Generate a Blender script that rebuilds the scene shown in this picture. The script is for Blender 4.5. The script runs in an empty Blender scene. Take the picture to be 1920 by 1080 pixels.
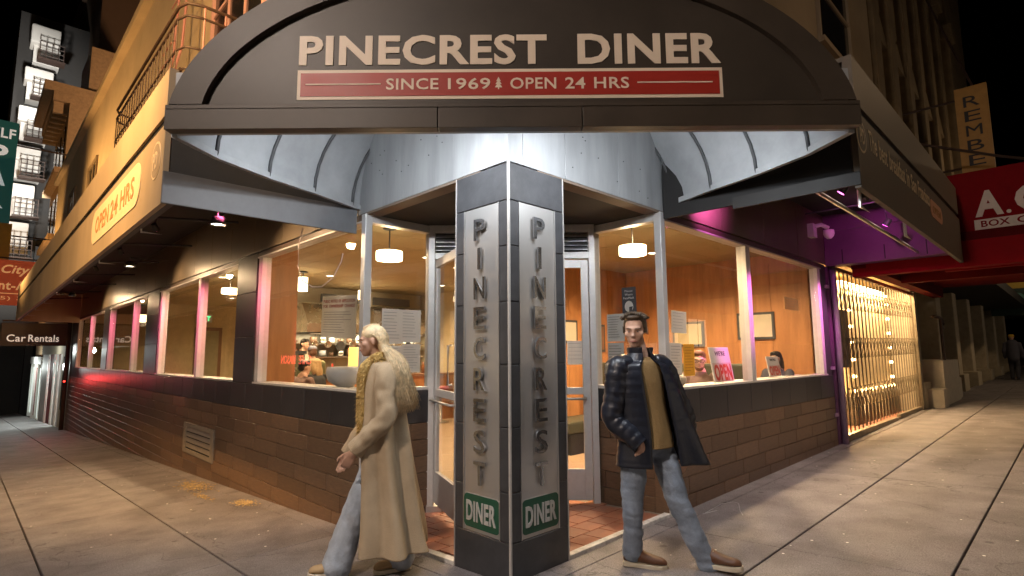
import bpy, bmesh, math, random
from mathutils import Vector, Matrix, noise
random.seed(7)
SC = bpy.context.scene
COL = SC.collection

# ------------------------------------------------------------------ camera
# World frame: origin on the pavement at the diner's corner, +x along the right
# facade, +y along the left facade, z up.
F_PX, DY_PX, ROLL, CAM_H = 1035.0, 124.0, math.radians(-0.4), 1.47
PITCH = math.atan(DY_PX / F_PX)
AL = math.radians(44.3)                      # heading of the camera in that frame
CAM = Vector((-2.598, -2.691, CAM_H))
VX = Vector((math.cos(AL), -math.sin(AL), 0))   # camera right
VY = Vector((math.sin(AL), math.cos(AL), 0))    # camera forward (level)
cam_d = bpy.data.cameras.new('camera')
cam = bpy.data.objects.new('camera', cam_d)
COL.objects.link(cam)
fwd = VY * math.cos(PITCH) + Vector((0, 0, math.sin(PITCH)))
up = -VY * math.sin(PITCH) + Vector((0, 0, math.cos(PITCH)))
cr, sr = math.cos(ROLL), math.sin(ROLL)
rx = VX * cr + up * sr
ry = -VX * sr + up * cr
m = Matrix((rx, ry, -fwd)).transposed().to_4x4()
m.translation = CAM
cam.matrix_world = m
cam_d.sensor_width = 36.0
cam_d.lens = F_PX / 1920.0 * 36.0
cam_d.clip_start, cam_d.clip_end = 0.05, 800
SC.camera = cam

# ------------------------------------------------------------------ night sky
world = bpy.data.worlds.new('World')
SC.world = world
world.use_nodes = True
nt = world.node_tree
bg = nt.nodes['Background']
sky = nt.nodes.new('ShaderNodeTexSky')
sky.sky_type = 'NISHITA'
sky.sun_disc = False
sky.sun_elevation = math.radians(-6)
sky.sun_rotation = math.radians(200)
nt.links.new(sky.outputs[0], bg.inputs[0])
bg.inputs[1].default_value = 0.08
SC.view_settings.view_transform = 'Standard'
SC.view_settings.look = 'None'
SC.view_settings.exposure = 0.0
SC.view_settings.gamma = 1.0
SC.cycles.use_denoising = True
SC.cycles.max_bounces = 7
SC.cycles.diffuse_bounces = 3
SC.cycles.glossy_bounces = 3
SC.cycles.transparent_max_bounces = 12
SC.cycles.caustics_reflective = False
SC.cycles.caustics_refractive = False
SC.cycles.sample_clamp_indirect = 4.0

FLOOD_W = 26.0
PINK_W, MAG_W = 420.0, 60.0
CAN_W = 380.0
STREET = [  # x, y, height, watts, colour, label, arm reach, spot angle, aim
    (-4.3, 3.2, 6.6, 3000, (1.0, 0.54, 0.18), 'near sodium street lamp on the kerb of the left street', (0.3, 0), 122, (-0.8, 5.0, 5.2)),
    (-4.3, 20.0, 6.6, 4200, (1.0, 0.54, 0.18), 'far sodium street lamp on the kerb of the left street', (0.4, 0), 122, (-0.2, 19.0, 6.4)),
    (-4.3, 33.0, 6.6, 3600, (1.0, 0.54, 0.18), 'farthest sodium street lamp on the kerb of the left street', (0.4, 0), 122, (-0.2, 36.0, 8.4)),
    (-6.2, -1.35, 6.4, 2100, (1.0, 0.81, 0.68), 'street lamp at the corner behind the viewer', (0.0, 0.0)),
    (8.0, -4.3, 6.2, 95, (1.0, 0.66, 0.38), 'near street lamp on the kerb of the right street', (0, 0.6)),
    (21.0, -4.3, 6.2, 300, (1.0, 0.70, 0.42), 'far street lamp on the kerb of the right street', (0, 0.6)),
]
SODIUM = (1.0, 0.46, 0.12)
WARM = (1.0, 0.70, 0.40)
COOL = (0.92, 0.96, 1.0)
PINK = (1.0, 0.13, 0.30)
MAGENTA = (1.0, 0.16, 0.75)

# ------------------------------------------------------------------ pixel -> place helpers
def ray(px, py):
    a, b = px - 960.0, 540.0 - py
    return (rx * a + ry * b + fwd * F_PX)
def hit(p, n, d):
    r = ray(*p)
    n = Vector(n)
    return CAM + r * ((d - CAM.dot(n)) / r.dot(n))
def onx(p, x=0.0): return hit(p, (1, 0, 0), x)
def ony(p, y=0.0): return hit(p, (0, 1, 0), y)
def onz(p, z): return hit(p, (0, 0, 1), z)
GX, GY = 0.012, -0.0475                       # the streets' slopes
def gz(x, y): return GX * x + GY * y
def ong(p): return hit(p, (-GX, -GY, 1), 0.0)
def D(X, Y, z):                               # diagonal frame: X right, Y ahead of the camera
    q = VX * X + VY * Y
    return Vector((CAM.x + q.x, CAM.y + q.y, z))
def DM(X, Y, z):                              # frame matrix: local x right, y ahead, z up
    return Matrix.Translation(D(X, Y, z)) @ Matrix.Rotation(-AL, 4, 'Z')
def ond(p, Y): return hit(p, VY, CAM.dot(VY) + Y)

# ------------------------------------------------------------------ materials
MATS = {}
def mat(name, col, rough=0.6, metal=0.0, var=0.12, scale=6.0, bump=0.0, bscale=None, emit=None, es=0.0,
        spec=0.5, col2=None, stretch=None, coat=0.0, hue=0.0):
    if name in MATS: return MATS[name]
    M = bpy.data.materials.new(name)
    M.use_nodes = True
    t = M.node_tree; N = t.nodes; L = t.links
    b = N['Principled BSDF']
    b.inputs['Roughness'].default_value = rough
    b.inputs['Metallic'].default_value = metal
    b.inputs['Specular IOR Level'].default_value = spec
    b.inputs['Coat Weight'].default_value = coat
    c = (*col, 1)
    tc = N.new('ShaderNodeTexCoord')
    src = tc.outputs['Object']
    if stretch:
        mp = N.new('ShaderNodeMapping'); mp.inputs['Scale'].default_value = stretch
        L.new(src, mp.inputs['Vector']); src = mp.outputs[0]
    nz = N.new('ShaderNodeTexNoise')
    nz.inputs['Scale'].default_value = scale
    nz.inputs['Detail'].default_value = 6
    nz.inputs['Roughness'].default_value = 0.65
    L.new(src, nz.inputs['Vector'])
    cr_ = N.new('ShaderNodeValToRGB')
    a = col if col2 is None else col2
    lo = tuple(max(0, v * (1 - var)) for v in col)
    hi = tuple(min(1, v * (1 + var)) for v in a)
    cr_.color_ramp.elements[0].color = (*lo, 1); cr_.color_ramp.elements[0].position = 0.3
    cr_.color_ramp.elements[1].color = (*hi, 1); cr_.color_ramp.elements[1].position = 0.7
    L.new(nz.outputs['Fac'], cr_.inputs[0])
    oi = N.new('ShaderNodeObjectInfo')
    hs = N.new('ShaderNodeHueSaturation')
    mr = N.new('ShaderNodeMapRange')
    mr.inputs['To Min'].default_value = 1 - hue; mr.inputs['To Max'].default_value = 1 + hue
    L.new(oi.outputs['Random'], mr.inputs[0]); L.new(mr.outputs[0], hs.inputs['Value'])
    L.new(cr_.outputs[0], hs.inputs['Color']); L.new(hs.outputs[0], b.inputs['Base Color'])
    rr = N.new('ShaderNodeMapRange')
    rr.inputs['To Min'].default_value = max(0.02, rough - 0.08); rr.inputs['To Max'].default_value = min(1, rough + 0.1)
    L.new(nz.outputs['Fac'], rr.inputs[0]); L.new(rr.outputs[0], b.inputs['Roughness'])
    if bump:
        n2 = N.new('ShaderNodeTexNoise'); n2.inputs['Scale'].default_value = bscale or scale * 4
        n2.inputs['Detail'].default_value = 4
        L.new(src, n2.inputs['Vector'])
        bp = N.new('ShaderNodeBump'); bp.inputs['Strength'].default_value = bump; bp.inputs['Distance'].default_value = 0.02
        L.new(n2.outputs['Fac'], bp.inputs['Height']); L.new(bp.outputs[0], b.inputs['Normal'])
    if emit:
        b.inputs['Emission Color'].default_value = (*emit, 1)
        b.inputs['Emission Strength'].default_value = es
    MATS[name] = M
    return M
def glass(name, tint=(1, 1, 1), refl=1.0, rough=0.0):
    if name in MATS: return MATS[name]
    M = bpy.data.materials.new(name); M.use_nodes = True
    t = M.node_tree; N = t.nodes; L = t.links
    N.remove(N['Principled BSDF'])
    tr = N.new('ShaderNodeBsdfTransparent'); tr.inputs[0].default_value = (*tint, 1)
    gl = N.new('ShaderNodeBsdfGlossy'); gl.inputs['Roughness'].default_value = rough
    # Schlick reflectance of a thin pane, the same from both sides
    gm = N.new('ShaderNodeNewGeometry'); dt = N.new('ShaderNodeVectorMath'); dt.operation = 'DOT_PRODUCT'
    L.new(gm.outputs['Normal'], dt.inputs[0]); L.new(gm.outputs['Incoming'], dt.inputs[1])
    ab = N.new('ShaderNodeMath'); ab.operation = 'ABSOLUTE'; L.new(dt.outputs['Value'], ab.inputs[0])
    om = N.new('ShaderNodeMath'); om.operation = 'SUBTRACT'; om.inputs[0].default_value = 1.0; L.new(ab.outputs[0], om.inputs[1])
    pw = N.new('ShaderNodeMath'); pw.operation = 'POWER'; pw.inputs[1].default_value = 5.0; L.new(om.outputs[0], pw.inputs[0])
    fr = N.new('ShaderNodeMath'); fr.operation = 'MULTIPLY_ADD'; fr.inputs[1].default_value = 0.96; fr.inputs[2].default_value = 0.04; L.new(pw.outputs[0], fr.inputs[0])
    ml = N.new('ShaderNodeMath'); ml.operation = 'MULTIPLY'; ml.inputs[1].default_value = refl
    nz = N.new('ShaderNodeTexNoise'); nz.inputs['Scale'].default_value = 1.3
    bp = N.new('ShaderNodeBump'); bp.inputs['Strength'].default_value = 0.02; bp.inputs['Distance'].default_value = 0.05
    L.new(nz.outputs['Fac'], bp.inputs['Height']); L.new(bp.outputs[0], gl.inputs['Normal'])
    mx = N.new('ShaderNodeMixShader')
    L.new(fr.outputs[0], ml.inputs[0]); L.new(ml.outputs[0], mx.inputs[0])
    L.new(tr.outputs[0], mx.inputs[1]); L.new(gl.outputs[0], mx.inputs[2])
    L.new(mx.outputs[0], N['Material Output'].inputs[0])
    MATS[name] = M
    return M
def emis(name, col, s):
    if name in MATS: return MATS[name]
    M = bpy.data.materials.new(name); M.use_nodes = True
    b = M.node_tree.nodes['Principled BSDF']
    b.inputs['Base Color'].default_value = (*[min(1, c) for c in col], 1)
    b.inputs['Emission Color'].default_value = (*col, 1)
    b.inputs['Emission Strength'].default_value = s
    MATS[name] = M
    return M
def concrete():
    M = mat('pavement_concrete', (0.250, 0.230, 0.235), 0.58, var=0.16, scale=3.0, bump=0.35, bscale=110, hue=0.07)
    t = M.node_tree; N = t.nodes; L = t.links; b = N['Principled BSDF']
    g = N.new('ShaderNodeNewGeometry')
    base = b.inputs['Base Color'].links[0].from_socket
    # fine mottling and darker gum spots and traffic stains
    n1 = N.new('ShaderNodeTexNoise'); n1.inputs['Scale'].default_value = 2.6; n1.inputs['Detail'].default_value = 8
    L.new(g.outputs['Position'], n1.inputs['Vector'])
    r1 = N.new('ShaderNodeValToRGB')
    r1.color_ramp.elements[0].position = 0.34; r1.color_ramp.elements[0].color = (0.42, 0.40, 0.40, 1)
    r1.color_ramp.elements[1].position = 0.62; r1.color_ramp.elements[1].color = (1, 1, 1, 1)
    L.new(n1.outputs['Fac'], r1.inputs[0])
    mx = N.new('ShaderNodeMixRGB'); mx.blend_type = 'MULTIPLY'; mx.inputs[0].default_value = 0.6
    L.new(base, mx.inputs[1]); L.new(r1.outputs[0], mx.inputs[2])
    v0 = N.new('ShaderNodeTexVoronoi'); v0.inputs['Scale'].default_value = 2.6
    L.new(g.outputs['Position'], v0.inputs['Vector'])
    r0 = N.new('ShaderNodeValToRGB')
    r0.color_ramp.elements[0].position = 0.05; r0.color_ramp.elements[0].color = (0.35, 0.34, 0.33, 1)
    r0.color_ramp.elements[1].position = 0.085; r0.color_ramp.elements[1].color = (1, 1, 1, 1)
    L.new(v0.outputs['Distance'], r0.inputs[0])
    m0 = N.new('ShaderNodeMixRGB'); m0.blend_type = 'MULTIPLY'; m0.inputs[0].default_value = 0.8
    L.new(mx.outputs[0], m0.inputs[1]); L.new(r0.outputs[0], m0.inputs[2])
    ng = N.new('ShaderNodeTexNoise'); ng.inputs['Scale'].default_value = 140; ng.inputs['Detail'].default_value = 3
    L.new(g.outputs['Position'], ng.inputs['Vector'])
    rg = N.new('ShaderNodeMapRange'); rg.inputs['From Min'].default_value = 0.35; rg.inputs['From Max'].default_value = 0.65; rg.inputs['To Min'].default_value = 0.62; rg.inputs['To Max'].default_value = 1.25
    L.new(ng.outputs['Fac'], rg.inputs[0])
    mg = N.new('ShaderNodeMixRGB'); mg.blend_type = 'MULTIPLY'; mg.inputs[0].default_value = 1.0
    L.new(m0.outputs[0], mg.inputs[1]); L.new(rg.outputs[0], mg.inputs[2])
    # hairline cracks
    nw = N.new('ShaderNodeTexNoise'); nw.inputs['Scale'].default_value = 1.8; nw.inputs['Detail'].default_value = 6
    L.new(g.outputs['Position'], nw.inputs['Vector'])
    vm = N.new('ShaderNodeVectorMath'); vm.operation = 'MULTIPLY_ADD'; vm.inputs[1].default_value = (0.9, 0.9, 0.9)
    L.new(nw.outputs['Color'], vm.inputs[0]); L.new(g.outputs['Position'], vm.inputs[2])
    vc = N.new('ShaderNodeTexVoronoi'); vc.feature = 'DISTANCE_TO_EDGE'; vc.inputs['Scale'].default_value = 0.42
    L.new(vm.outputs[0], vc.inputs['Vector'])
    rc = N.new('ShaderNodeMapRange'); rc.inputs['From Min'].default_value = 0.0010; rc.inputs['From Max'].default_value = 0.0030; rc.inputs['To Min'].default_value = 0.45; rc.inputs['To Max'].default_value = 1.0
    L.new(vc.outputs['Distance'], rc.inputs[0])
    mc = N.new('ShaderNodeMixRGB'); mc.blend_type = 'MULTIPLY'; mc.inputs[0].default_value = 0.8
    L.new(mg.outputs[0], mc.inputs[1]); L.new(rc.outputs[0], mc.inputs[2])
    m0 = mc
    # mica chips in the aggregate, their glints painted as white spots
    v = N.new('ShaderNodeTexVoronoi'); v.inputs['Scale'].default_value = 10
    L.new(g.outputs['Position'], v.inputs['Vector'])
    lt = N.new('ShaderNodeMath'); lt.operation = 'LESS_THAN'; lt.inputs[1].default_value = 0.10
    L.new(v.outputs['Distance'], lt.inputs[0])
    sp = N.new('ShaderNodeSeparateColor'); L.new(v.outputs['Color'], sp.inputs[0])
    gt = N.new('ShaderNodeMath'); gt.operation = 'GREATER_THAN'; gt.inputs[1].default_value = 0.86
    L.new(sp.outputs[0], gt.inputs[0])
    mm = N.new('ShaderNodeMath'); mm.operation = 'MULTIPLY'
    L.new(lt.outputs[0], mm.inputs[0]); L.new(gt.outputs[0], mm.inputs[1])
    m2 = N.new('ShaderNodeMixRGB'); m2.inputs[2].default_value = (0.95, 0.93, 0.88, 1)
    L.new(mm.outputs[0], m2.inputs[0]); L.new(m0.outputs[0], m2.inputs[1])
    L.new(m2.outputs[0], b.inputs['Base Color'])
    return M
def wood_tile():
    M = mat('wood_look_tile', (0.125, 0.075, 0.045), 0.40, var=0.35, scale=5, stretch=(1.6, 1.6, 16), bump=0.12, hue=0.22)
    return M

# ------------------------------------------------------------------ mesh helpers
SCRATCH = bpy.data.scenes.new('scratch')
def evaluated_mesh(tmp):
    SCRATCH.collection.objects.link(tmp)
    with bpy.context.temp_override(scene=SCRATCH, view_layer=SCRATCH.view_layers[0]):
        dg = bpy.context.evaluated_depsgraph_get()
    me = bpy.data.meshes.new_from_object(tmp.evaluated_get(dg))
    bpy.data.objects.remove(tmp)
    return me
class MB:
    def __init__(s, m=None): s.v = []; s.f = []; s.m = m
    def add(s, vs, fs):
        o = len(s.v)
        s.v += [(s.m @ Vector(p)) if s.m else Vector(p) for p in vs]
        s.f += [tuple(i + o for i in f) for f in fs]
        return s
    def box(s, x0, x1, y0, y1, z0, z1):
        x0, x1 = min(x0, x1), max(x0, x1); y0, y1 = min(y0, y1), max(y0, y1); z0, z1 = min(z0, z1), max(z0, z1)
        return s.add([(x0, y0, z0), (x1, y0, z0), (x1, y1, z0), (x0, y1, z0), (x0, y0, z1), (x1, y0, z1), (x1, y1, z1), (x0, y1, z1)],
                     [(0, 3, 2, 1), (4, 5, 6, 7), (0, 1, 5, 4), (1, 2, 6, 5), (2, 3, 7, 6), (3, 0, 4, 7)])
    def prism(s, poly, axis, a, b):           # poly of 2D points, extruded along an axis
        n = len(poly)
        def P(p, h): return {'x': (h, p[0], p[1]), 'y': (p[0], h, p[1]), 'z': (p[0], p[1], h)}[axis]
        vs = [P(p, a) for p in poly] + [P(p, b) for p in poly]
        fs = [tuple(range(n)), tuple(range(2 * n - 1, n - 1, -1))] + [(i, i + n, (i + 1) % n + n, (i + 1) % n) for i in range(n)]
        return s.add(vs, fs)
    def tube(s, pts, r, n=8, caps=True):
        pts = [Vector(p) for p in pts]; rs = r if isinstance(r, (list, tuple)) else [r] * len(pts)
        vs = []; fs = []; ref = None
        for i, p in enumerate(pts):
            d = (pts[min(i + 1, len(pts) - 1)] - pts[max(i - 1, 0)])
            d = d.normalized() if d.length > 1e-9 else Vector((0, 0, 1))
            if ref is None: ref = Vector((0, 0, 1)) if abs(d.z) < 0.9 else Vector((1, 0, 0))
            a = d.cross(ref).normalized(); b = d.cross(a).normalized(); ref = b.cross(d) * -1 if False else ref
            for k in range(n):
                t = 2 * math.pi * k / n
                vs.append(p + a * (math.cos(t) * rs[i]) + b * (math.sin(t) * rs[i]))
        for i in range(len(pts) - 1):
            for k in range(n):
                fs.append((i * n + k, i * n + (k + 1) % n, (i + 1) * n + (k + 1) % n, (i + 1) * n + k))
        if caps:
            fs.append(tuple(range(n - 1, -1, -1))); fs.append(tuple(range((len(pts) - 1) * n, len(pts) * n)))
        return s.add(vs, fs)
    def loft(s, rings, closed=True, caps=True):
        n = len(rings[0]); vs = [p for r in rings for p in r]; fs = []
        for i in range(len(rings) - 1):
            for k in range(n if closed else n - 1):
                fs.append((i * n + k, i * n + (k + 1) % n, (i + 1) * n + (k + 1) % n, (i + 1) * n + k))
        if caps and closed:
            fs.append(tuple(range(n - 1, -1, -1))); fs.append(tuple(range((len(rings) - 1) * n, len(rings) * n)))
        return s.add(vs, fs)
    def lathe(s, prof, c, n=20):
        c = Vector(c)
        rings = [[(c.x + r * math.cos(2 * math.pi * k / n), c.y + r * math.sin(2 * math.pi * k / n), c.z + z) for k in range(n)] for r, z in prof]
        return s.loft(rings)
    def sphere(s, c, r, n=14, k=9):
        c = Vector(c); r = Vector((r, r, r)) if not hasattr(r, '__len__') else Vector(r)
        rings = []
        for i in range(1, k):
            t = math.pi * i / k
            rings.append([(c.x + r.x * math.sin(t) * math.cos(2 * math.pi * j / n), c.y + r.y * math.sin(t) * math.sin(2 * math.pi * j / n), c.z - r.z * math.cos(t)) for j in range(n)])
        return s.loft(rings)
    def build(s, name, material, parent=None, smooth=False, bevel=0.0, fix=True):
        me = bpy.data.meshes.new(name)
        vs = s.v
        if parent is None:
            lo = Vector([min(v[i] for v in vs) for i in range(3)]); hi = Vector([max(v[i] for v in vs) for i in range(3)])
            org = Vector(((lo.x + hi.x) / 2, (lo.y + hi.y) / 2, lo.z))
        else:
            org = TRUE[parent.name]
        me.from_pydata([v - org for v in vs], [], s.f)
        if fix or bevel:
            bm = bmesh.new(); bm.from_mesh(me)
            bmesh.ops.recalc_face_normals(bm, faces=bm.faces)
            if bevel:
                es = [e for e in bm.edges if len(e.link_faces) == 2 and e.calc_face_angle(0) > 0.6]
                bmesh.ops.bevel(bm, geom=es, offset=bevel, segments=2, affect='EDGES', profile=0.6)
            bm.to_mesh(me); bm.free()
        if smooth:
            for p in me.polygons: p.use_smooth = True
        me.materials.append(material)
        return link(name, me, parent, org)
TRUE = {}
def link(name, me, parent, org):
    o = bpy.data.objects.new(name, me)
    COL.objects.link(o)
    if parent is None:
        o.location = org; o.matrix_world = Matrix.Translation(org)
    else:
        o.parent = parent
    TRUE[o.name] = Vector(org)
    return o
def piece(name, me, parent, loc, rot=None, scl=None):       # a repeat that shares mesh data
    o = bpy.data.objects.new(name, me)
    COL.objects.link(o)
    o.parent = parent
    o.location = Vector(loc) - TRUE[parent.name]
    if rot: o.rotation_euler = rot
    if scl: o.scale = scl
    TRUE[o.name] = Vector(loc)
    return o
def tag(o, label, cat, group=None, kind=None):
    if label: o['label'] = label
    if cat: o['category'] = cat
    if group: o['group'] = group
    if kind: o['kind'] = kind
    return o
def thing(name, loc, label, cat, group=None):
    o = bpy.data.objects.new(name, None)
    COL.objects.link(o)
    o.empty_display_size = 0.2
    o.location = loc; o.matrix_world = Matrix.Translation(Vector(loc))
    TRUE[o.name] = Vector(loc)
    return tag(o, label, cat, group)
def struct(o): o['kind'] = 'structure'; return o
def B(name, material, parent, *b, bevel=0.0):
    return MB().box(*b).build(name, material, parent, bevel=bevel)
FR_L = lambda x, y, z: Matrix.Translation((x, y, z)) @ Matrix.Rotation(-math.pi / 2, 4, 'Z')   # faces -x
FR_R = lambda x, y, z: Matrix.Translation((x, y, z))                                          # faces -y
def text(name, body, fr, w, h, material, parent, depth=0.004, bold=0.0, center=True, label=None, shear=0.0):
    """Lettering in the frame's xz plane, fitted to width w and height h (None keeps proportion)."""
    cu = bpy.data.curves.new(name, 'FONT')
    cu.body = body; cu.size = 1; cu.offset = bold; cu.extrude = 0.0; cu.resolution_u = 3; cu.space_character = 1.06; cu.shear = shear
    tmp = bpy.data.objects.new(name + '_t', cu)
    me = evaluated_mesh(tmp); bpy.data.curves.remove(cu)
    vs = [v.co.copy() for v in me.vertices]
    fs = [tuple(p.vertices) for p in me.polygons]
    bpy.data.meshes.remove(me)
    if not vs: return None
    x0 = min(v.x for v in vs); x1 = max(v.x for v in vs); y0 = min(v.y for v in vs); y1 = max(v.y for v in vs)
    sy = (h / (y1 - y0)) if h else None
    sx = (w / (x1 - x0)) if w else sy
    if sy is None: sy = sx
    cx = (x0 + x1) / 2 if center else x0
    bm = bmesh.new()
    bv = [bm.verts.new(fr @ Vector(((v.x - cx) * sx, 0, (v.y - y0) * sy))) for v in vs]
    for f in fs:
        try: bm.faces.new([bv[i] for i in f])
        except ValueError: pass
    bmesh.ops.remove_doubles(bm, verts=bm.verts, dist=1e-5)
    nrm = (fr.to_3x3() @ Vector((0, -1, 0)))
    r = bmesh.ops.extrude_face_region(bm, geom=bm.faces[:])
    for g in r['geom']:
        if isinstance(g, bmesh.types.BMVert): g.co += nrm * depth
    bmesh.ops.recalc_face_normals(bm, faces=bm.faces)
    me = bpy.data.meshes.new(name)
    org = TRUE[parent.name] if parent else fr.translation.copy()
    for v in bm.verts: v.co -= org
    bm.to_mesh(me); bm.free()
    me.materials.append(material)
    o = link(name, me, parent, org)
    if label: o['label'] = label
    return o
def lamp(name, kind, loc, energy, col, parent=None, size=0.1, size_y=None, target=None, spot=None, blend=0.5):
    d = bpy.data.lights.new(name, kind)
    d.energy = energy; d.color = col
    if kind == 'AREA':
        d.size = size
        if size_y: d.shape = 'RECTANGLE'; d.size_y = size_y
    else: d.shadow_soft_size = size
    if kind == 'SPOT': d.spot_size = math.radians(spot); d.spot_blend = blend
    o = bpy.data.objects.new(name, d)
    COL.objects.link(o)
    o.location = loc
    if target is not None:
        q = (Vector(target) - Vector(loc)).to_track_quat('-Z', 'Y'); o.rotation_euler = q.to_euler()
    if parent:
        o.parent = parent; o.location = Vector(loc) - TRUE[parent.name]
    return o

# ================================================================== palette
CONC = concrete()
M_JOINT = mat('dark_joint', (0.03, 0.028, 0.027), 0.9)
M_ASPH = mat('asphalt', (0.05, 0.05, 0.052), 0.8, var=0.3, scale=4, bump=0.3, bscale=120)
M_QUARRY = mat('quarry_tile', (0.30, 0.115, 0.065), 0.45, var=0.25, scale=4, bump=0.1, hue=0.16)
M_GROUT = mat('grout', (0.24, 0.19, 0.15), 0.9)
M_WTILE = wood_tile()
M_DTILE = mat('charcoal_tile', (0.035, 0.034, 0.036), 0.34, var=0.25, scale=3, bump=0.06, bscale=40, hue=0.18)
M_PTILE = mat('pillar_tile', (0.050, 0.051, 0.056), 0.36, var=0.30, scale=5, bump=0.05, bscale=50, hue=0.10)
M_TGROUT = mat('tile_grout', (0.13, 0.105, 0.085), 0.85)
M_ALU = mat('brushed_aluminium', (0.60, 0.59, 0.58), 0.36, metal=0.85, var=0.08, scale=30, stretch=(8, 8, 1))
M_ALU_W = mat('pale_frame', (0.58, 0.56, 0.54), 0.40, metal=0.25, var=0.06, scale=20)
M_STEEL = mat('stainless_panel', (0.58, 0.57, 0.56), 0.34, metal=0.75, var=0.04, scale=14, stretch=(60, 60, 1.0))
M_CHROME = mat('polished_letters', (0.50, 0.51, 0.53), 0.24, metal=1.0, var=0.05)
M_GALV = mat('painted_metal_panel', (0.30, 0.31, 0.32), 0.48, metal=0.2, var=0.20, scale=1.4, stretch=(3, 3, 0.5), bump=0.10, bscale=5)
M_VAULT = mat('canopy_lining', (0.36, 0.375, 0.39), 0.50, metal=0.15, var=0.20, scale=2.2, bump=0.14, bscale=2.2)
M_RIB = mat('dark_rib', (0.05, 0.052, 0.055), 0.6)
M_FASCIA = mat('fascia_brown', (0.050, 0.038, 0.028), 0.48, var=0.24, scale=2.0, bump=0.06, bscale=1.8)
M_FASCIA2 = mat('fascia_panel', (0.042, 0.033, 0.025), 0.48, var=0.24, scale=1.6, bump=0.06, bscale=1.3)
M_CREAM = mat('cream_vinyl', (0.78, 0.66, 0.53), 0.5, var=0.04)
M_REDV = mat('red_vinyl', (0.36, 0.028, 0.018), 0.45, var=0.06)
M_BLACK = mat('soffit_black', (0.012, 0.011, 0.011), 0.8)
M_AWN = mat('awning_panel_tan', (0.40, 0.32, 0.22), 0.6, var=0.18, scale=1.1, stretch=(1, 1, 0.35), bump=0.05, bscale=5)
M_AWN_R = mat('awning_panel_taupe', (0.115, 0.093, 0.068), 0.6, var=0.14, scale=1.1, stretch=(1, 1, 0.4), bump=0.05, bscale=5)
M_STUCCO = mat('stucco', (0.46, 0.37, 0.25), 0.9, var=0.14, scale=0.5, bump=0.3, bscale=30)
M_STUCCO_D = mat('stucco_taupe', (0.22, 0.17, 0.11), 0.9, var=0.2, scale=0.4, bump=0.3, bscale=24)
M_PANEL_L = mat('header_panel', (0.20, 0.15, 0.10), 0.36, metal=0.2, var=0.16, scale=1.6, bump=0.03)
M_WIN_D = mat('dark_glass', (0.012, 0.012, 0.014), 0.12, var=0.2)
M_GLASS = glass('window_glass', (0.97, 0.97, 0.95), 0.9)
M_WHITE = mat('white_paint', (0.74, 0.72, 0.68), 0.55, var=0.08, scale=8)
def papery(M, amt=0.45):
    t = M.node_tree; N = t.nodes; b = N['Principled BSDF']
    tl_ = N.new('ShaderNodeBsdfTranslucent'); mx = N.new('ShaderNodeMixShader'); mx.inputs[0].default_value = amt
    t.links.new(b.inputs['Base Color'].links[0].from_socket, tl_.inputs[0])
    t.links.new(b.outputs[0], mx.inputs[1]); t.links.new(tl_.outputs[0], mx.inputs[2]); t.links.new(mx.outputs[0], N['Material Output'].inputs[0])
    return M
M_PAPER = mat('paper', (0.78, 0.76, 0.72), 0.8, var=0.05, scale=3)
papery(M_PAPER)
M_INK = mat('ink', (0.04, 0.04, 0.045), 0.8)
M_INKG = mat('grey_ink', (0.30, 0.30, 0.31), 0.8)

# ================================================================== ground
g = MB()
def quad(x0, x1, y0, y1, dz): return [(x0, y0, gz(x0, y0) + dz), (x1, y0, gz(x1, y0) + dz), (x1, y1, gz(x1, y1) + dz), (x0, y1, gz(x0, y1) + dz)]
g.add(quad(-120, 120, -120, 160, -0.16), [(0, 1, 2, 3)])
struct(g.build('road', M_ASPH, fix=False))
sb = MB()
for r in ((-4.6, 0.05, -4.6, 70), (0.05, 70, -4.6, 0.05)):
    q0 = quad(*r, -0.155); q1 = quad(*r, -0.030)
    sb.add(q0 + q1, [(3, 2, 1, 0), (4, 5, 6, 7), (0, 1, 5, 4), (1, 2, 6, 5), (2, 3, 7, 6), (3, 0, 4, 7)])
sidewalk = struct(sb.build('sidewalk', M_JOINT))
def slab(x0, x1, y0, y1, gap_x, gap_y):
    a, b_, c, d = x0 + gap_x, x1 - gap_x, y0 + gap_y, y1 - gap_y
    e = 0.004
    m_ = MB()
    lo = quad(a, b_, c, d, -0.06); mid = quad(a, b_, c, d, -e); hi = quad(a + e, b_ - e, c + e, d - e, 0.0)
    m_.loft([lo, mid, hi])
    m_.build('slab', CONC, sidewalk)
xl = [-4.5, -3.13, -2.08, -1.06, -0.17, 0.0]
yl = [-4.5, -3.08, -2.02, -1.05, -0.17, 0.0]
ycut = [0.0, 2.06] + [2.06 + 2.9 * k for k in range(1, 23)]
xcut = [0.0, 1.70] + [1.70 + 2.9 * k for k in range(1, 23)]
for i in range(5):
    for j in range(len(ycut) - 1):
        if i == 4 and ycut[j + 1] < 2.2: continue
        slab(xl[i], xl[i + 1], ycut[j], ycut[j + 1], 0.007 if i < 4 else 0.001, 0.0035)
    for j in range(5):
        slab(xl[i], xl[i + 1], yl[j], yl[j + 1], 0.007 if i < 4 else 0.001, 0.004)
    for j in range(len(xcut) - 1):
        if i == 4 and xcut[j + 1] < 1.8: continue
        slab(xcut[j], xcut[j + 1], yl[i], yl[i + 1], 0.0035, 0.007 if i < 4 else 0.001)
slab(-0.17, 0.0, 0.0, 2.06, 0.001, 0.0035); slab(0.0, 1.70, -0.17, 0.0, 0.0035, 0.001)
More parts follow.
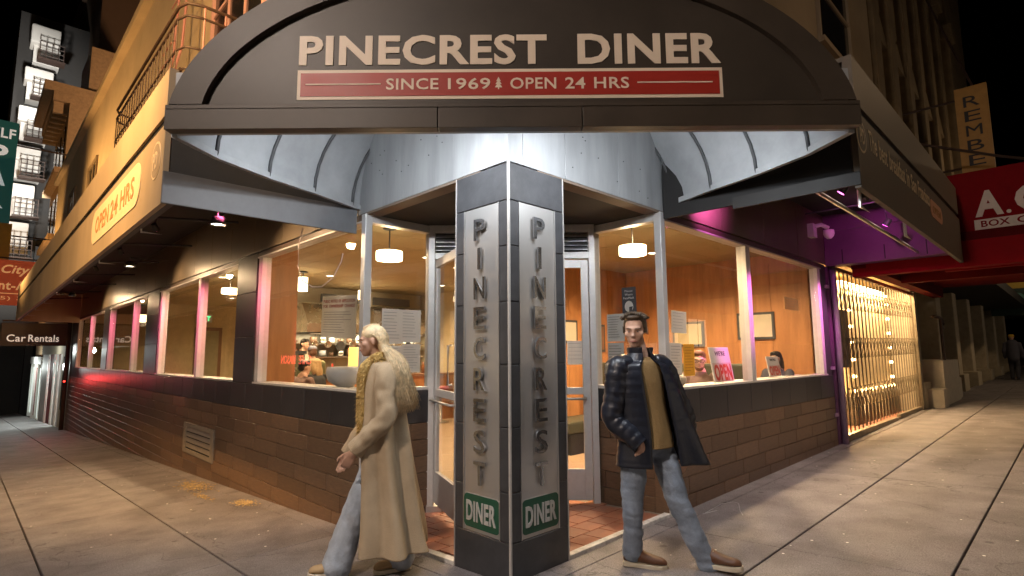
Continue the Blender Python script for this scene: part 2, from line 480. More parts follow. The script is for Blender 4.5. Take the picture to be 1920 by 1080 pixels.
# kerb
for nm, r in (('kerb', (-4.76, -4.61, -4.76, 70)), ('kerb', (-4.60, 70, -4.76, -4.61))):
    kb = MB(); q0 = quad(*r, -0.155); q1 = quad(*r, -0.004)
    kb.add(q0 + q1, [(3, 2, 1, 0), (4, 5, 6, 7), (0, 1, 5, 4), (1, 2, 6, 5), (2, 3, 7, 6), (3, 0, 4, 7)])
    struct(kb.build(nm, mat('kerb_stone', (0.3, 0.29, 0.28), 0.7)))

# leaf litter and a dried spill by the left wall
M_LITTER = mat('dried_leaves', (0.44, 0.33, 0.17), 0.8, var=0.5, scale=20)
lit = MB()
for c, n, sx, sy in (((-0.28, 5.9), 420, 0.15, 0.50), ((-0.42, 5.0), 90, 0.04, 0.28), ((-0.22, 4.15), 180, 0.10, 0.24)):
    for k in range(n):
        x = c[0] + random.gauss(0, sx * 0.55); y = c[1] + random.gauss(0, sy * 0.55)
        if x > -0.02: continue
        r = random.uniform(0.005, 0.019); a = random.uniform(0, 6.3); h = 0.003; cu_ = random.uniform(0.0, 0.5)
        pts = [(x + r * math.cos(a + t) * (1 if i % 2 else 0.55), y + r * 1.5 * math.sin(a + t) * (1 if i % 2 else 0.55), gz(x, y) + h + r * cu_ * math.cos(2 * t + a) * 0.6 + r * cu_ * 0.6) for i, t in enumerate((0, 1.2, 2.3, 3.3, 4.4, 5.4))]
        lit.add(pts, [tuple(range(6))])
tag(lit.build('leaf_litter', M_LITTER, fix=False), 'patch of yellow dried leaves on pavement below the wall vent', 'litter', kind='stuff')
M_CHALK = mat('chalk', (0.42, 0.42, 0.42), 0.9)
ch = MB()
pts = [ong(p) for p in ((1318, 964), (1345, 957), (1322, 962), (1352, 945), (1375, 941), (1385, 944), (1388, 958), (1393, 966))]
ch.tube([(p.x, p.y, p.z + 0.0) for p in pts], 0.003, 5)
tag(ch.build('chalk_mark', M_CHALK), 'thin white chalk scribble on the pavement by the right wall', 'chalk mark')

# ================================================================== diner building
diner = thing('diner_building', (0, 0, 0), 'two-street corner diner with dark tiled base, wide windows and tan upper walls', 'building')
ZT, ZS, ZH, ZM = 0.80, 1.14, 2.73, 2.81           # tile line, sill, window head, metal header
YP, XP = 1.95, 2.00                                # corner posts of the recessed entrance
LEN_L, LEN_R = 22.8, 6.85
def chamfer_tile(L, Hh, T=0.010, e=0.004):
    """A tile lying in the xz plane, front at y=-T, chamfered edges; centred on x,z."""
    m_ = MB()
    def ring(dx, dz, y): return [(-L / 2 + dx, y, -Hh / 2 + dz), (L / 2 - dx, y, -Hh / 2 + dz), (L / 2 - dx, y, Hh / 2 - dz), (-L / 2 + dx, y, Hh / 2 - dz)]
    m_.loft([ring(0, 0, 0.002), ring(0, 0, -T + e), ring(e, e, -T)])
    me = bpy.data.meshes.new('tile'); me.from_pydata(m_.v, [], m_.f)
    bm = bmesh.new(); bm.from_mesh(me); bmesh.ops.recalc_face_normals(bm, faces=bm.faces); bm.to_mesh(me); bm.free()
    return me
def with_mat(me, M): me.materials.append(M); return me
tile_cache = {}
def tile(name, parent, side, a0, a1, z0, z1, M, gap=0.006, off=0.0, jit=0.0012):
    """side 'L': plane x=off facing -x, a along y. side 'R': plane y=off facing -y, a along x."""
    L, Hh = round(a1 - a0 - gap, 3), round(z1 - z0 - gap, 3)
    if L < 0.02 or Hh < 0.02: return
    k = (L, Hh, M.name)
    if k not in tile_cache: tile_cache[k] = with_mat(chamfer_tile(L, Hh), M)
    c, z = (a0 + a1) / 2, (z0 + z1) / 2
    j = random.uniform(-jit, jit)
    if side == 'L': piece(name, tile_cache[k], parent, (off + j, c, z), (0, 0, -math.pi / 2))
    else: piece(name, tile_cache[k], parent, (c, off + j, z))
def tiled_wall(side, a0, a1, off, zlow):
    back = (off + 0.001, off + 0.14, a0, a1, zlow, ZS - 0.02) if side == 'L' else (a0, a1, off + 0.001, off + 0.14, zlow, ZS - 0.02)
    w = B('base_wall', M_TGROUT, diner, *back)
    n = max(1, round((a1 - a0) / 0.6)); st = (a1 - a0) / n
    for k in range(n): tile('charcoal_tile', w, side, a0 + k * st, a0 + (k + 1) * st, ZT, ZS - 0.02, M_DTILE, gap=0.004, off=off)
    L = 0.74 if side == 'L' and a1 > 5 else 0.6
    row = 0; z1 = ZT
    while z1 > zlow:
        z0 = z1 - 0.16
        a = a0 - random.uniform(0, L * 0.8)
        while a < a1:
            b0, b1 = max(a, a0), min(a + L, a1)
            gmid = gz(0, (b0 + b1) / 2) if side == 'L' else gz((b0 + b1) / 2, 0)
            if b1 - b0 > 0.05 and z1 > gmid - 0.02: tile('plank_tile', w, side, b0, b1, z0, z1, M_WTILE, gap=0.005, off=off)
            a += L
        z1 = z0; row += 1
    return w
tiled_wall('L', YP + 0.001, LEN_L, 0.0, -1.4)
tiled_wall('R', XP + 0.001, LEN_R, 0.0, -0.3)
tiled_wall('R', 0.15, 0.76, YP, -0.3)              # return walls of the entrance
tiled_wall('L', 0.15, 0.79, XP, -0.3)
# short ends of the two return walls by the street (tile edge trim)
B('corner_trim', M_ALU_W, diner, -0.012, 0.012, YP - 0.012, YP + 0.0005, -0.12, ZS - 0.02)
B('return_tile', M_DTILE, diner, 0.013, 0.149, YP - 0.010, YP + 0.0004, ZT, ZS - 0.02); B('return_tile', M_WTILE, diner, 0.013, 0.149, YP - 0.010, YP + 0.0004, -0.12, ZT - 0.004)
B('corner_trim', M_ALU_W, diner, XP - 0.012, XP + 0.0005, -0.012, 0.012, -0.05, ZS - 0.02)
B('return_tile', M_DTILE, diner, XP - 0.010, XP + 0.0004, 0.013, 0.149, ZT, ZS - 0.02); B('return_tile', M_WTILE, diner, XP - 0.010, XP + 0.0004, 0.013, 0.149, -0.05, ZT - 0.004)

# ---- left facade piers and windows
win_L = [(YP, 4.70), (5.44, 9.90), (10.92, 15.40), (16.2, 21.4)]
piers = [(4.70, 5.44), (9.90, 10.92), (15.40, 16.2), (21.4, LEN_L)]
for a, b_ in piers:
    p = B('pier', M_TGROUT, diner, 0.001, 0.16, a, b_, ZS - 0.02, ZM)
    zz = [ZS - 0.02, 1.72, 2.30, ZM]
    for k in range(3): tile('charcoal_tile', p, 'L', a, b_, zz[k], zz[k + 1], M_DTILE, gap=0.004)
M_HEAD = mat('bronze_head', (0.11, 0.075, 0.055), 0.4, metal=0.3)
def window(side, a0, a1, mull, label=None):
    """A glazed opening: sill, head, jamb posts, mullion pairs and panes."""
    def bx(nm, M, par, a, b_, d0, d1, z0, z1, bevel=0.004):
        return B(nm, M, par, *((d0, d1, a, b_, z0, z1) if side == 'L' else (a, b_, d0, d1, z0, z1)), bevel=bevel)
    w = bx('window', M_ALU_W, diner, a0, a1, -0.012, 0.16, ZS - 0.018, ZS + 0.006)
    bx('window_head', M_HEAD, w, a0, a1, -0.008, 0.12, ZH + 0.02, ZM - 0.004)
    bx('head_trim', M_ALU_W, w, a0, a1, -0.012, 0.12, ZH, ZH + 0.0195)
    cuts = []
    for c in mull:
        bx('mullion', M_ALU_W, w, c - 0.058, c - 0.005, -0.006, 0.11, ZS + 0.006, ZH, 0.006)
        bx('mullion', M_ALU_W, w, c + 0.005, c + 0.058, -0.006, 0.11, ZS + 0.006, ZH, 0.006)
        bx('gasket', M_RIB, w, c - 0.005, c + 0.005, 0.01, 0.09, ZS + 0.006, ZH, 0)
        cuts.append(c)
    cs = [a0] + cuts + [a1]
    for k in range(len(cs) - 1):
        bx('pane', M_GLASS, w, cs[k] + 0.06, cs[k + 1] - 0.06, 0.050, 0.056, ZS + 0.006, ZH, 0)
    return w
window('L', YP + 0.03, 4.70, [4.60])
window('L', 5.44, 9.90, [7.25, 9.78])
window('L', 10.92, 15.40, [12.3, 15.25])
window('L', 16.2, 21.4, [18.6, 21.25])
window('R', XP + 0.03, 6.62, [3.96, 6.52])
B('end_pier', M_DTILE, diner, 6.62, LEN_R, 0.0, 0.16, ZS - 0.02, ZM)
# return panes beside the entrance
for nm, bx_ in (('R', (0.06, 0.76)), ('L', (0.06, 0.79))):
    lo, hi = bx_
    if nm == 'R':   # plane y = YP
        w = B('window', M_ALU_W, diner, lo, hi, YP - 0.012, YP + 0.10, ZS - 0.018, ZS + 0.012)
        B('window_head', M_ALU_W, w, lo, hi, YP - 0.008, YP + 0.08, ZH, ZM - 0.006)
        B('pane', M_GLASS, w, lo, hi, YP + 0.045, YP + 0.051, ZS + 0.012, ZH)
        B('jamb', M_ALU_W, w, hi, hi + 0.055, YP - 0.012, YP + 0.10, 0.0, ZH + 0.02, bevel=0.005)
    else:           # plane x = XP
        w = B('window', M_ALU_W, diner, XP - 0.012, XP + 0.10, lo, hi, ZS - 0.018, ZS + 0.012)
        B('window_head', M_ALU_W, w, XP - 0.008, XP + 0.08, lo, hi, ZH, ZM - 0.006)
        B('pane', M_GLASS, w, XP + 0.045, XP + 0.051, lo, hi, ZS + 0.012, ZH)
        B('jamb', M_ALU_W, w, XP - 0.012, XP + 0.10, hi, hi + 0.055, 0.0, ZH + 0.02, bevel=0.005)
M_POST = mat('corner_post_metal', (0.66, 0.66, 0.66), 0.42, metal=0.5, var=0.05)
B('corner_post', M_POST, diner, -0.014, 0.062, YP - 0.014, YP + 0.062, ZS - 0.02, ZM - 0.002, bevel=0.006)
B('corner_post', M_POST, diner, XP - 0.014, XP + 0.062, -0.014, 0.062, ZS - 0.02, ZM - 0.002, bevel=0.006)

# ---- header walls above the entrance, in metal panels
for side in 'LR':
    for k, (a, b_) in enumerate(((0.0, 0.62), (0.62, 1.34), (1.34, 2.10))):
        if side == 'L': B('header_panel', M_GALV, diner, -0.002 if k == 0 else 0.0, 0.148, a + 0.0015, b_ - 0.0015, ZM + 0.012, 4.5, bevel=0.002)
        elif k == 0: B('header_panel', M_GALV, diner, 0.150, b_ - 0.0015, 0.0, 0.148, ZM + 0.012, 4.5, bevel=0.002)
        else: B('header_panel', M_GALV, diner, a + 0.0015, b_ - 0.0015, 0.0, 0.148, ZM + 0.012, 4.5, bevel=0.002)
rv = MB()
for q in range(26):
    a, z = random.uniform(0.7, 1.9), random.uniform(2.9, 3.4)
    if q % 2: rv.sphere((-0.001, a, z), 0.006, 6, 4)
    else: rv.sphere((a, -0.001, z), 0.006, 6, 4)
rv.build('rivets', M_RIB, diner)['kind'] = 'stuff'
B('header_beam', mat('beam_brown', (0.16, 0.12, 0.09), 0.7), diner, 0.004, 0.14, 0.30, YP + 0.1, ZM - 0.01, ZM + 0.011)
B('header_beam', MATS['beam_brown'], diner, 0.30, XP + 0.1, 0.004, 0.14, ZM - 0.01, ZM + 0.011)
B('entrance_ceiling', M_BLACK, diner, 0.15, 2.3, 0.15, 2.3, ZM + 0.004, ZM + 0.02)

# ---- header band above the windows (under the awnings)
k = 0; a = 2.11
while a < LEN_L:
    b_ = min(a + 0.92, LEN_L)
    B('header_panel', M_PANEL_L, diner, -0.004, 0.15, a + 0.003, b_ - 0.003, ZM + 0.015, 3.70, bevel=0.003)
    a = b_
a = 2.03 + 0.08
while a < 6.9:
    b_ = min(a + 1.2, 6.9)
    B('header_panel', M_PANEL_L, diner, a + 0.003, b_ - 0.003, -0.004, 0.15, ZM + 0.015, 3.70, bevel=0.003)
    a = b_
# ---- upper walls
B('upper_wall', M_STUCCO, diner, 0.03, 0.35, 2.11, 34.0, 3.702, 10.4)
B('upper_wall', M_STUCCO, diner, 0.03, 0.35, 0.36, 2.109, 4.502, 10.4)
B('upper_wall', M_STUCCO_D, diner, 0.03, 11.4, 0.03, 0.35, 4.502, 10.4)
B('upper_wall', M_STUCCO_D, diner, 2.11, 11.4, 0.031, 0.35, 3.702, 4.501)
B('cornice', M_STUCCO, diner, -0.16, 0.36, 0.0, 34.1, 10.401, 10.62)
B('roof', M_ASPH, diner, 0.36, 11.4, 0.36, 34.0, 10.2, 10.3)
def up_window(side, a0, a1, z0, z1, frame, lights=2):
    e = 0.025
    def bx(nm, M, par, a, b_, d0, d1, zz0, zz1): return B(nm, M, par, *((d0, d1, a, b_, zz0, zz1) if side == 'L' else (a, b_, d0, d1, zz0, zz1)))
    w = bx('window', M_WIN_D, diner, a0, a1, 0.018, 0.029, z0, z1)
    f = 0.07
    bx('frame', frame, w, a0 - f, a0, -0.03, 0.028, z0 - f, z1 + f); bx('frame', frame, w, a1, a1 + f, -0.03, 0.028, z0 - f, z1 + f)
    bx('frame', frame, w, a0, a1, -0.028, 0.027, z1, z1 + f); bx('sill', frame, w, a0 - 0.1, a1 + 0.1, -0.09, 0.026, z0 - f - 0.03, z0)
    bx('glazing_bar', frame, w, a0, a1, -0.01, 0.02, (z0 + z1) / 2 - 0.025, (z0 + z1) / 2 + 0.025)
    for q in range(1, lights): c = a0 + (a1 - a0) * q / lights; bx('glazing_bar', frame, w, c - 0.02, c + 0.02, -0.008, 0.019, z0, z1)
M_PINKF = mat('pinkish_frame', (0.50, 0.30, 0.28), 0.6)
up_window('L', 5.0, 7.4, 6.1, 8.6, M_PINKF, 3)
up_window('L', 2.6, 4.2, 6.1, 8.6, M_PINKF, 2)
up_window('L', 8.6, 9.6, 4.2, 4.9, M_STUCCO_D, 1)
up_window('L', 20.4, 22.3, 6.4, 8.3, M_STUCCO_D, 2)
up_window('L', 26.0, 28.0, 6.4, 8.5, M_STUCCO_D, 2)
up_window('L', 14.0, 15.8, 4.4, 5.6, M_STUCCO_D, 2)
up_window('R', 7.6, 9.5, 6.9, 9.0, M_STUCCO_D, 1)
up_window('R', 3.0, 4.8, 6.6, 9.0, M_STUCCO_D, 2)

# ---- wall vent
v0, v1, z0, z1 = 6.06, 7.58, -0.04, 0.42
M_VENT = mat('vent_metal', (0.30, 0.26, 0.21), 0.5, metal=0.4)
vent = thing('wall_vent', (-0.02, 6.8, z0), 'square louvred vent grille low on the left wall', 'vent')
for bxx in ((-0.03, 0.0, v0, v1, z0, z0 + 0.06), (-0.03, 0.0, v0, v1, z1 - 0.06, z1), (-0.031, 0.0, v0, v0 + 0.13, z0 + 0.06, z1 - 0.06), (-0.031, 0.0, v1 - 0.13, v1, z0 + 0.06, z1 - 0.06)):
    B('frame', M_VENT, vent, *bxx)
B('vent_back', M_BLACK, vent, -0.0125, -0.0105, v0 + 0.13, v1 - 0.13, z0 + 0.06, z1 - 0.06)
for q in range(4):
    zc = z0 + 0.10 + q * 0.082
    MB(Matrix.Identity(4)).add([(-0.031, v0 + 0.13, zc - 0.012), (-0.031, v1 - 0.13, zc - 0.012), (-0.013, v1 - 0.13, zc + 0.040), (-0.013, v0 + 0.13, zc + 0.040),
                                (-0.031, v0 + 0.13, zc - 0.004), (-0.031, v1 - 0.13, zc - 0.004), (-0.013, v1 - 0.13, zc + 0.050), (-0.013, v0 + 0.13, zc + 0.050)],
                               [(0, 1, 2, 3), (7, 6, 5, 4), (0, 4, 5, 1), (1, 5, 6, 2), (2, 6, 7, 3), (3, 7, 4, 0)]).build('louvre', M_VENT, vent)

# ---- entrance floor, threshold, doors
ent = struct(MB().add([(0.02, 0.02, -0.10), (2.3, 0.02, -0.06), (2.3, 2.3, -0.17), (0.02, 2.3, -0.20)] + [(x, y, gz(x, y) + 0.008) for x, y in ((0.02, 0.02), (2.3, 0.02), (2.3, 2.3), (0.02, 2.3))],
       [(3, 2, 1, 0), (4, 5, 6, 7), (0, 1, 5, 4), (1, 2, 6, 5), (2, 3, 7, 6), (3, 0, 4, 7)]).build('entrance_floor', M_GROUT))
S = 0.205
tq = MB().loft([[(-S / 2, -S / 2, 0), (S / 2, -S / 2, 0), (S / 2, S / 2, 0), (-S / 2, S / 2, 0)], [(-S / 2, -S / 2, 0.008), (S / 2, -S / 2, 0.008), (S / 2, S / 2, 0.008), (-S / 2, S / 2, 0.008)],
      [(-S / 2 + .003, -S / 2 + .003, 0.011), (S / 2 - .003, -S / 2 + .003, 0.011), (S / 2 - .003, S / 2 - .003, 0.011), (-S / 2 + .003, S / 2 - .003, 0.011)]])
tme = bpy.data.meshes.new('quarry_tile'); tme.from_pydata(tq.v, [], tq.f); tme.materials.append(M_QUARRY)
bm = bmesh.new(); bm.from_mesh(tme); bmesh.ops.recalc_face_normals(bm, faces=bm.faces); bm.to_mesh(tme); bm.free()
tilt = (math.atan(GY), -math.atan(GX), 0)
for i in range(10):
    for j in range(10):
        x, y = 0.16 + (i + 0.5 * (j % 2) - 0.25) * (S + 0.008), 0.16 + j * (S + 0.008)
        if x < 0.10 or x > 1.93 or y > 1.9 or (x < 0.66 and y < 0.66) or (x - 0.78) / 1.24 + (y - 0.78) / 1.2 > 1.04: continue
        piece('quarry_tile', tme, ent, (x, y, gz(x, y) + 0.008), tilt)
M_THR = mat('worn_white_threshold', (0.62, 0.60, 0.57), 0.7, var=0.4, scale=9, bump=0.3)
def thr(x0, x1, y0, y1):
    q0 = quad(x0, x1, y0, y1, -0.05); q1 = quad(x0, x1, y0, y1, 0.026)
    t_ = MB().add(q0 + q1, [(3, 2, 1, 0), (4, 5, 6, 7), (0, 1, 5, 4), (1, 2, 6, 5), (2, 3, 7, 6), (3, 0, 4, 7)]).build('threshold', M_THR, ent, bevel=0.006)
thr(0.002, 0.065, 0.585, YP - 0.012); thr(0.585, XP - 0.012, 0.002, 0.065)
YD = 5.69
dfr = DM(0, YD, 0)
surround = MB(dfr)
door_w = 0.775
fz = -0.03
frame = thing('door_frame', D(0, YD, fz), 'pale metal frame of the entrance with louvred transoms above the doors', 'door frame')
for X0, X1, zz0, zz1 in ((-0.86, -0.795, fz, ZM), (0.795, 0.86, fz, ZM), (-0.795, 0.795, 2.45, 2.52), (-0.795, 0.795, ZH, ZM), (-0.02, 0.02, 2.52, ZH)):
    MB(dfr).box(X0, X1, -0.05, 0.05, zz0, zz1).build('frame_bar', M_ALU_W, frame, bevel=0.004)
MB(dfr).box(-0.86, 0.86, -0.06, 0.06, fz - 0.05, fz + 0.022).build('door_sill', M_ALU, frame)
for sx in (-1, 1):
    c0, c1 = (0.02, 0.795) if sx > 0 else (-0.795, -0.02)
    MB(dfr).box(c0, c1, 0.03, 0.04, 2.52, ZH).build('transom_back', M_BLACK, frame)
    for q in range(4):
        zc = 2.54 + q * 0.046
        MB(dfr).add([(c0, -0.035, zc), (c1, -0.035, zc), (c1, 0.01, zc + 0.035), (c0, 0.01, zc + 0.035), (c0, -0.035, zc + 0.006), (c1, -0.035, zc + 0.006), (c1, 0.01, zc + 0.041), (c0, 0.01, zc + 0.041)],
                    [(0, 1, 2, 3), (7, 6, 5, 4), (0, 4, 5, 1), (1, 5, 6, 2), (2, 6, 7, 3), (3, 7, 4, 0)]).build('louvre', M_ALU, frame)
def door(fr, label):
    """Leaf hung at local x=0, running along +x; outside is -y."""
    L_, z0, z1 = door_w, 0.03, 2.44
    d = thing('entrance_door', fr.translation + Vector((0, 0, 0.0)), label, 'door')
    for X0, X1, a, b_ in ((0, 0.075, z0, z1), (L_ - 0.075, L_, z0, z1), (0.075, L_ - 0.075, z1 - 0.085, z1), (0.075, L_ - 0.075, z0, z0 + 0.30), (0.075, L_ - 0.075, 1.06, 1.13)):
        MB(fr).box(X0, X1, -0.022, 0.022, a, b_).build('rail', M_ALU_W, d, bevel=0.004)
    MB(fr).box(0.075, L_ - 0.075, -0.004, 0.002, z0 + 0.30, 1.06).build('pane', M_GLASS, d)
    MB(fr).box(0.075, L_ - 0.075, -0.004, 0.002, 1.13, z1 - 0.085).build('pane', M_GLASS, d)
    MB(fr).tube([(0.05, -0.022, 1.02), (0.05, -0.065, 1.02), (L_ - 0.05, -0.065, 1.02), (L_ - 0.05, -0.022, 1.02)], 0.013, 8).build('push_bar', M_ALU, d, smooth=True)
    MB(fr).tube([(L_ - 0.11, -0.03, 1.2), (L_ - 0.11, -0.07, 1.2), (L_ - 0.11, -0.07, 1.55), (L_ - 0.11, -0.03, 1.55)], 0.012, 8).build('pull_handle', M_ALU, d, smooth=True)
    return d
door(DM(0.79, YD, 0) @ Matrix.Rotation(math.pi, 4, 'Z') @ Matrix.Diagonal((1, -1, 1, 1)), 'closed glazed metal entrance door right of the pillar')
od = DM(-0.78, YD - 0.02, 0) @ Matrix.Rotation(-math.radians(67), 4, 'Z')
door(od, 'glazed metal entrance door standing open, left of the pillar')
pp = DM(0.56, YD - 0.03, 0)
M_PAPERS = []
def sheet(name, fr, w, h, M, label, lines=6, ink=None, cat='notice', head=0, parent=None, tilt_=0.0):
    """A sheet of paper in the frame's xz plane with its lower edge at z=0."""
    fr = fr @ Matrix.Rotation(tilt_, 4, 'Y')
    n = 6
    m_ = MB(fr); ph = random.uniform(0, 6)
    rows = [[(-w / 2 + w * i / n, -0.002 - 0.004 * math.sin(i / n * 3.1 + ph) ** 2 * (j / 4), h * j / 4) for i in range(n + 1)] for j in range(5)]
    vs = [p for r_ in rows for p in r_] + [(p[0], p[1] + 0.0008, p[2]) for r_ in rows for p in r_]
    fs = []
    N_ = (n + 1) * 5
    for j in range(4):
        for i in range(n):
            q = j * (n + 1) + i
            fs += [(q, q + 1, q + n + 2, q + n + 1), (N_ + q, N_ + q + n + 1, N_ + q + n + 2, N_ + q + 1)]
    m_.add(vs, fs)
    o = tag(m_.build(name, M, None, fix=False), label, cat)
    ink = ink or M_INKG
    for q in range(lines):
        zc = h * (0.90 - head - (0.82 - head) * q / max(1, lines))
        ww = w * random.uniform(0.5, 0.82)
        MB(fr).box(-w * 0.42, -w * 0.42 + ww, -0.0078, -0.0070, zc - h * 0.012, zc).build('print_line', ink, o)
    return o
sheet('posted_notice', DM(0.645, YD - 0.012, 1.36), 0.17, 0.24, M_PAPER, 'small white notice taped to the closed entrance door', 5)

# ================================================================== corner pillar
PW = 0.58
pillar = thing('corner_pillar', (PW / 2, PW / 2, 0), 'square dark tiled corner pillar with stainless panels reading PINECREST', 'pillar')
B('core', M_TGROUT, pillar, 0.012, PW - 0.002, 0.012, PW - 0.002, -0.05, ZM + 0.008)
def ptile(side, a0, a1, z0, z1): tile('pillar_tile', pillar, side, a0, a1, z0, z1, M_PTILE, gap=0.004, off=0.011, jit=0.0005)
for side in 'LR':
    ptile(side, 0.012, PW, -0.05, 0.245)
    ptile(side, 0.012, PW, 2.545, ZM + 0.006)
    for a0, a1 in ((0.012, 0.105), (0.485, PW)):
        zz = [0.245, 0.56, 0.98, 1.40, 1.83, 2.22, 2.545]
        for q in range(6): ptile(side, a0, a1, zz[q], zz[q + 1])
    fr = (lambda a, z: FR_L(0.012, a, z)) if side == 'L' else (lambda a, z: FR_R(a, 0.012, z))
    c = 0.295
    MB(fr(c, 0)).box(-0.188, 0.188, -0.003, 0.003, 0.247, 2.543).build('steel_panel', M_STEEL, pillar)
    for sx in (-1, 1): MB(fr(c, 0)).box(sx * 0.188 - 0.004, sx * 0.188 + 0.004, -0.012, 0.002, 0.247, 2.543).build('panel_trim', M_ALU, pillar)
    for q, chh in enumerate('PINECREST'):
        z = 2.295 - q * 0.2155
        text('letter', chh, FR_L(-0.002, c, z) if side == 'L' else FR_R(c, -0.002, z), 0.033 if chh == 'I' else 0.118, 0.158, M_CHROME, pillar, 0.016, bold=0.008)
        MB(fr(c, z)).box(-0.006, 0.006, -0.013, -0.002, 0.05, 0.10).build('stud', M_ALU, pillar)
    M_GREEN = mat('sign_green', (0.015, 0.085, 0.048), 0.35, var=0.05)
    # rounded green plate
    w2, h2, r2 = 0.183, 0.112, 0.035
    poly = []
    for cx_, cz_, a_ in ((w2 - r2, h2 - r2, 0), (-w2 + r2, h2 - r2, 90), (-w2 + r2, -h2 + r2, 180), (w2 - r2, -h2 + r2, 270)):
        for t_ in range(0, 91, 15): poly.append((cx_ + r2 * math.cos(math.radians(a_ + t_)), cz_ + r2 * math.sin(math.radians(a_ + t_))))
    MB(fr(c, 0.385)).prism([(p[0] * 1.025, p[1] * 1.04) for p in poly], 'y', -0.006, -0.0035).build('plate_edge', M_ALU_W, pillar)
    MB(fr(c, 0.385)).prism(poly, 'y', -0.009, -0.0062).build('name_plate', M_GREEN, pillar)
    text('plate_lettering', 'DINER', (FR_L(0.012 - 0.0095, c, 0.318) if side == 'L' else FR_R(c, 0.012 - 0.0095, 0.318)), 0.305, 0.135, mat('silver_letter', (0.6, 0.61, 0.6), 0.4, metal=0.4), pillar, 0.006, bold=0.03)
MB().box(-0.004, 0.013, -0.004, 0.013, -0.05, ZM + 0.01).build('corner_trim', M_ALU_W, pillar, bevel=0.004)
B('edge_trim', M_ALU_W, pillar, PW, PW + 0.006, -0.002, 0.012, -0.05, ZM + 0.008)
B('edge_trim', M_ALU_W, pillar, -0.002, 0.012, PW, PW + 0.006, -0.05, ZM + 0.008)

# ================================================================== corner canopy
YF = 3.36
canopy = thing('corner_canopy', D(0.01, YF, 2.884), 'dark brown arched corner canopy reading PINECREST DINER over the entrance', 'canopy')
CX = 0.012
def half_w(Y):
    pts = [(3.30, 2.19), (3.36, 2.18), (3.80, 2.11), (4.28, 1.925), (4.70, 1.71), (5.26, 1.475), (5.7, 1.27)]
    for (a, wa), (b_, wb) in zip(pts, pts[1:]):
        if Y <= b_: return wa + (wb - wa) * (Y - a) / (b_ - a)
    return pts[-1][1]
def arch(w, H, z0, n=40, full=True, t0=0.0):
    return [(CX + w * math.cos(math.radians(t)), z0 + H * math.sin(math.radians(t))) for t in [t0 + (180 - 2 * t0) * i / n for i in range(n + 1)]]
outer = arch(2.19, 1.25, 2.884, 56)
ti = math.degrees(math.asin((3.05 - 2.93) / 1.026))
inner = arch(1.975, 1.026, 2.93, 56, t0=ti)
f0 = DM(0, YF, 0)
# rim: from outer outline to inner outline, front face proud by 40 mm
m_ = MB(f0)
oi = arch(2.19, 1.25, 2.884, 56, t0=math.degrees(math.asin(0.166 / 1.25)))
rim = [(p[0], p[1]) for p in oi]
vs = []; fs = []
for i in range(57):
    a, b_ = rim[i], inner[i]
    vs += [(a[0], -0.045, a[1]), (b_[0], -0.045, b_[1]), (a[0], 0.03, a[1]), (b_[0], -0.004, b_[1])]
for i in range(56):
    q = i * 4; r_ = q + 4
    fs += [(q, q + 1, r_ + 1, r_), (q + 1, q + 3, r_ + 3, r_ + 1), (q, r_, r_ + 2, q + 2), (q + 2, r_ + 2, r_ + 3, q + 3)]
m_.add(vs, fs); m_.build('fascia_rim', M_FASCIA, canopy)
MB(f0).prism([(p[0], p[1]) for p in inner], 'y', -0.006, 0.02).build('sign_field', M_FASCIA2, canopy)
# bottom border in three boards
zt = 3.05
segs = [(-2.178, -0.463), (-0.457, 0.447), (0.453, 2.202)]
for k, (a, b_) in enumerate(segs):
    y0 = -0.045
    poly = [(a, 2.884), (b_, 2.884), (b_, zt - 0.004), (a, zt - 0.004)]
    MB(f0).prism(poly, 'y', y0, 0.03).build('border_board', M_FASCIA, canopy, bevel=0.003)
MB(f0).box(-2.17, 2.19, -0.050, -0.0455, 3.018, 3.034).build('border_bead', M_FASCIA, canopy)
MB(f0).box(-2.17, 2.19, 0.0305, 0.06, 2.886, 3.3).build('fascia_back', M_VAULT, canopy)
# lettering
ff = lambda X, z, d=-0.0065: DM(X, YF + d, z)
text('lettering', 'PINECREST', ff(-0.562, 3.318), 1.595, 0.205, M_CREAM, canopy, 0.006, bold=0.030)
text('lettering', 'DINER', ff(0.893, 3.318), 0.92, 0.205, M_CREAM, canopy, 0.006, bold=0.030)
MB(f0).box(-1.365, 1.357, -0.010, -0.0062, 3.088, 3.288).build('banner_border', M_CREAM, canopy)
MB(f0).box(-1.343, 1.335, -0.013, -0.0102, 3.110, 3.266).build('banner', M_REDV, canopy)
for a, b_ in ((-1.31, -0.83), (0.81, 1.29)): MB(f0).box(a, b_, -0.016, -0.0132, 3.185, 3.193).build('banner_rule', M_CREAM, canopy)
for wd, a, b_ in (('SINCE', 725, 824), ('1969', 842, 922), ('OPEN', 960, 1047), ('24', 1064, 1102), ('HRS', 1119, 1185)):
    xa, xb = (a - 960) * 0.003373 - 0.002, (b_ - 960) * 0.003373 - 0.002
    text('lettering', wd, ff((xa + xb) / 2, 3.150, -0.0132), xb - xa, 0.076, M_CREAM, canopy, 0.003, bold=0.012)
MB(f0).prism([(-0.077 + dx, 3.150 + dz) for dx, dz in ((-0.004, 0), (0.004, 0), (0.004, 0.012), (0.024, 0.012), (0.008, 0.034), (0.019, 0.034), (0.006, 0.054), (0.014, 0.054), (0, 0.082), (-0.014, 0.054), (-0.006, 0.054), (-0.019, 0.034), (-0.008, 0.034), (-0.024, 0.012), (-0.004, 0.012))], 'y', -0.016, -0.0132).build('tree_emblem', M_CREAM, canopy)
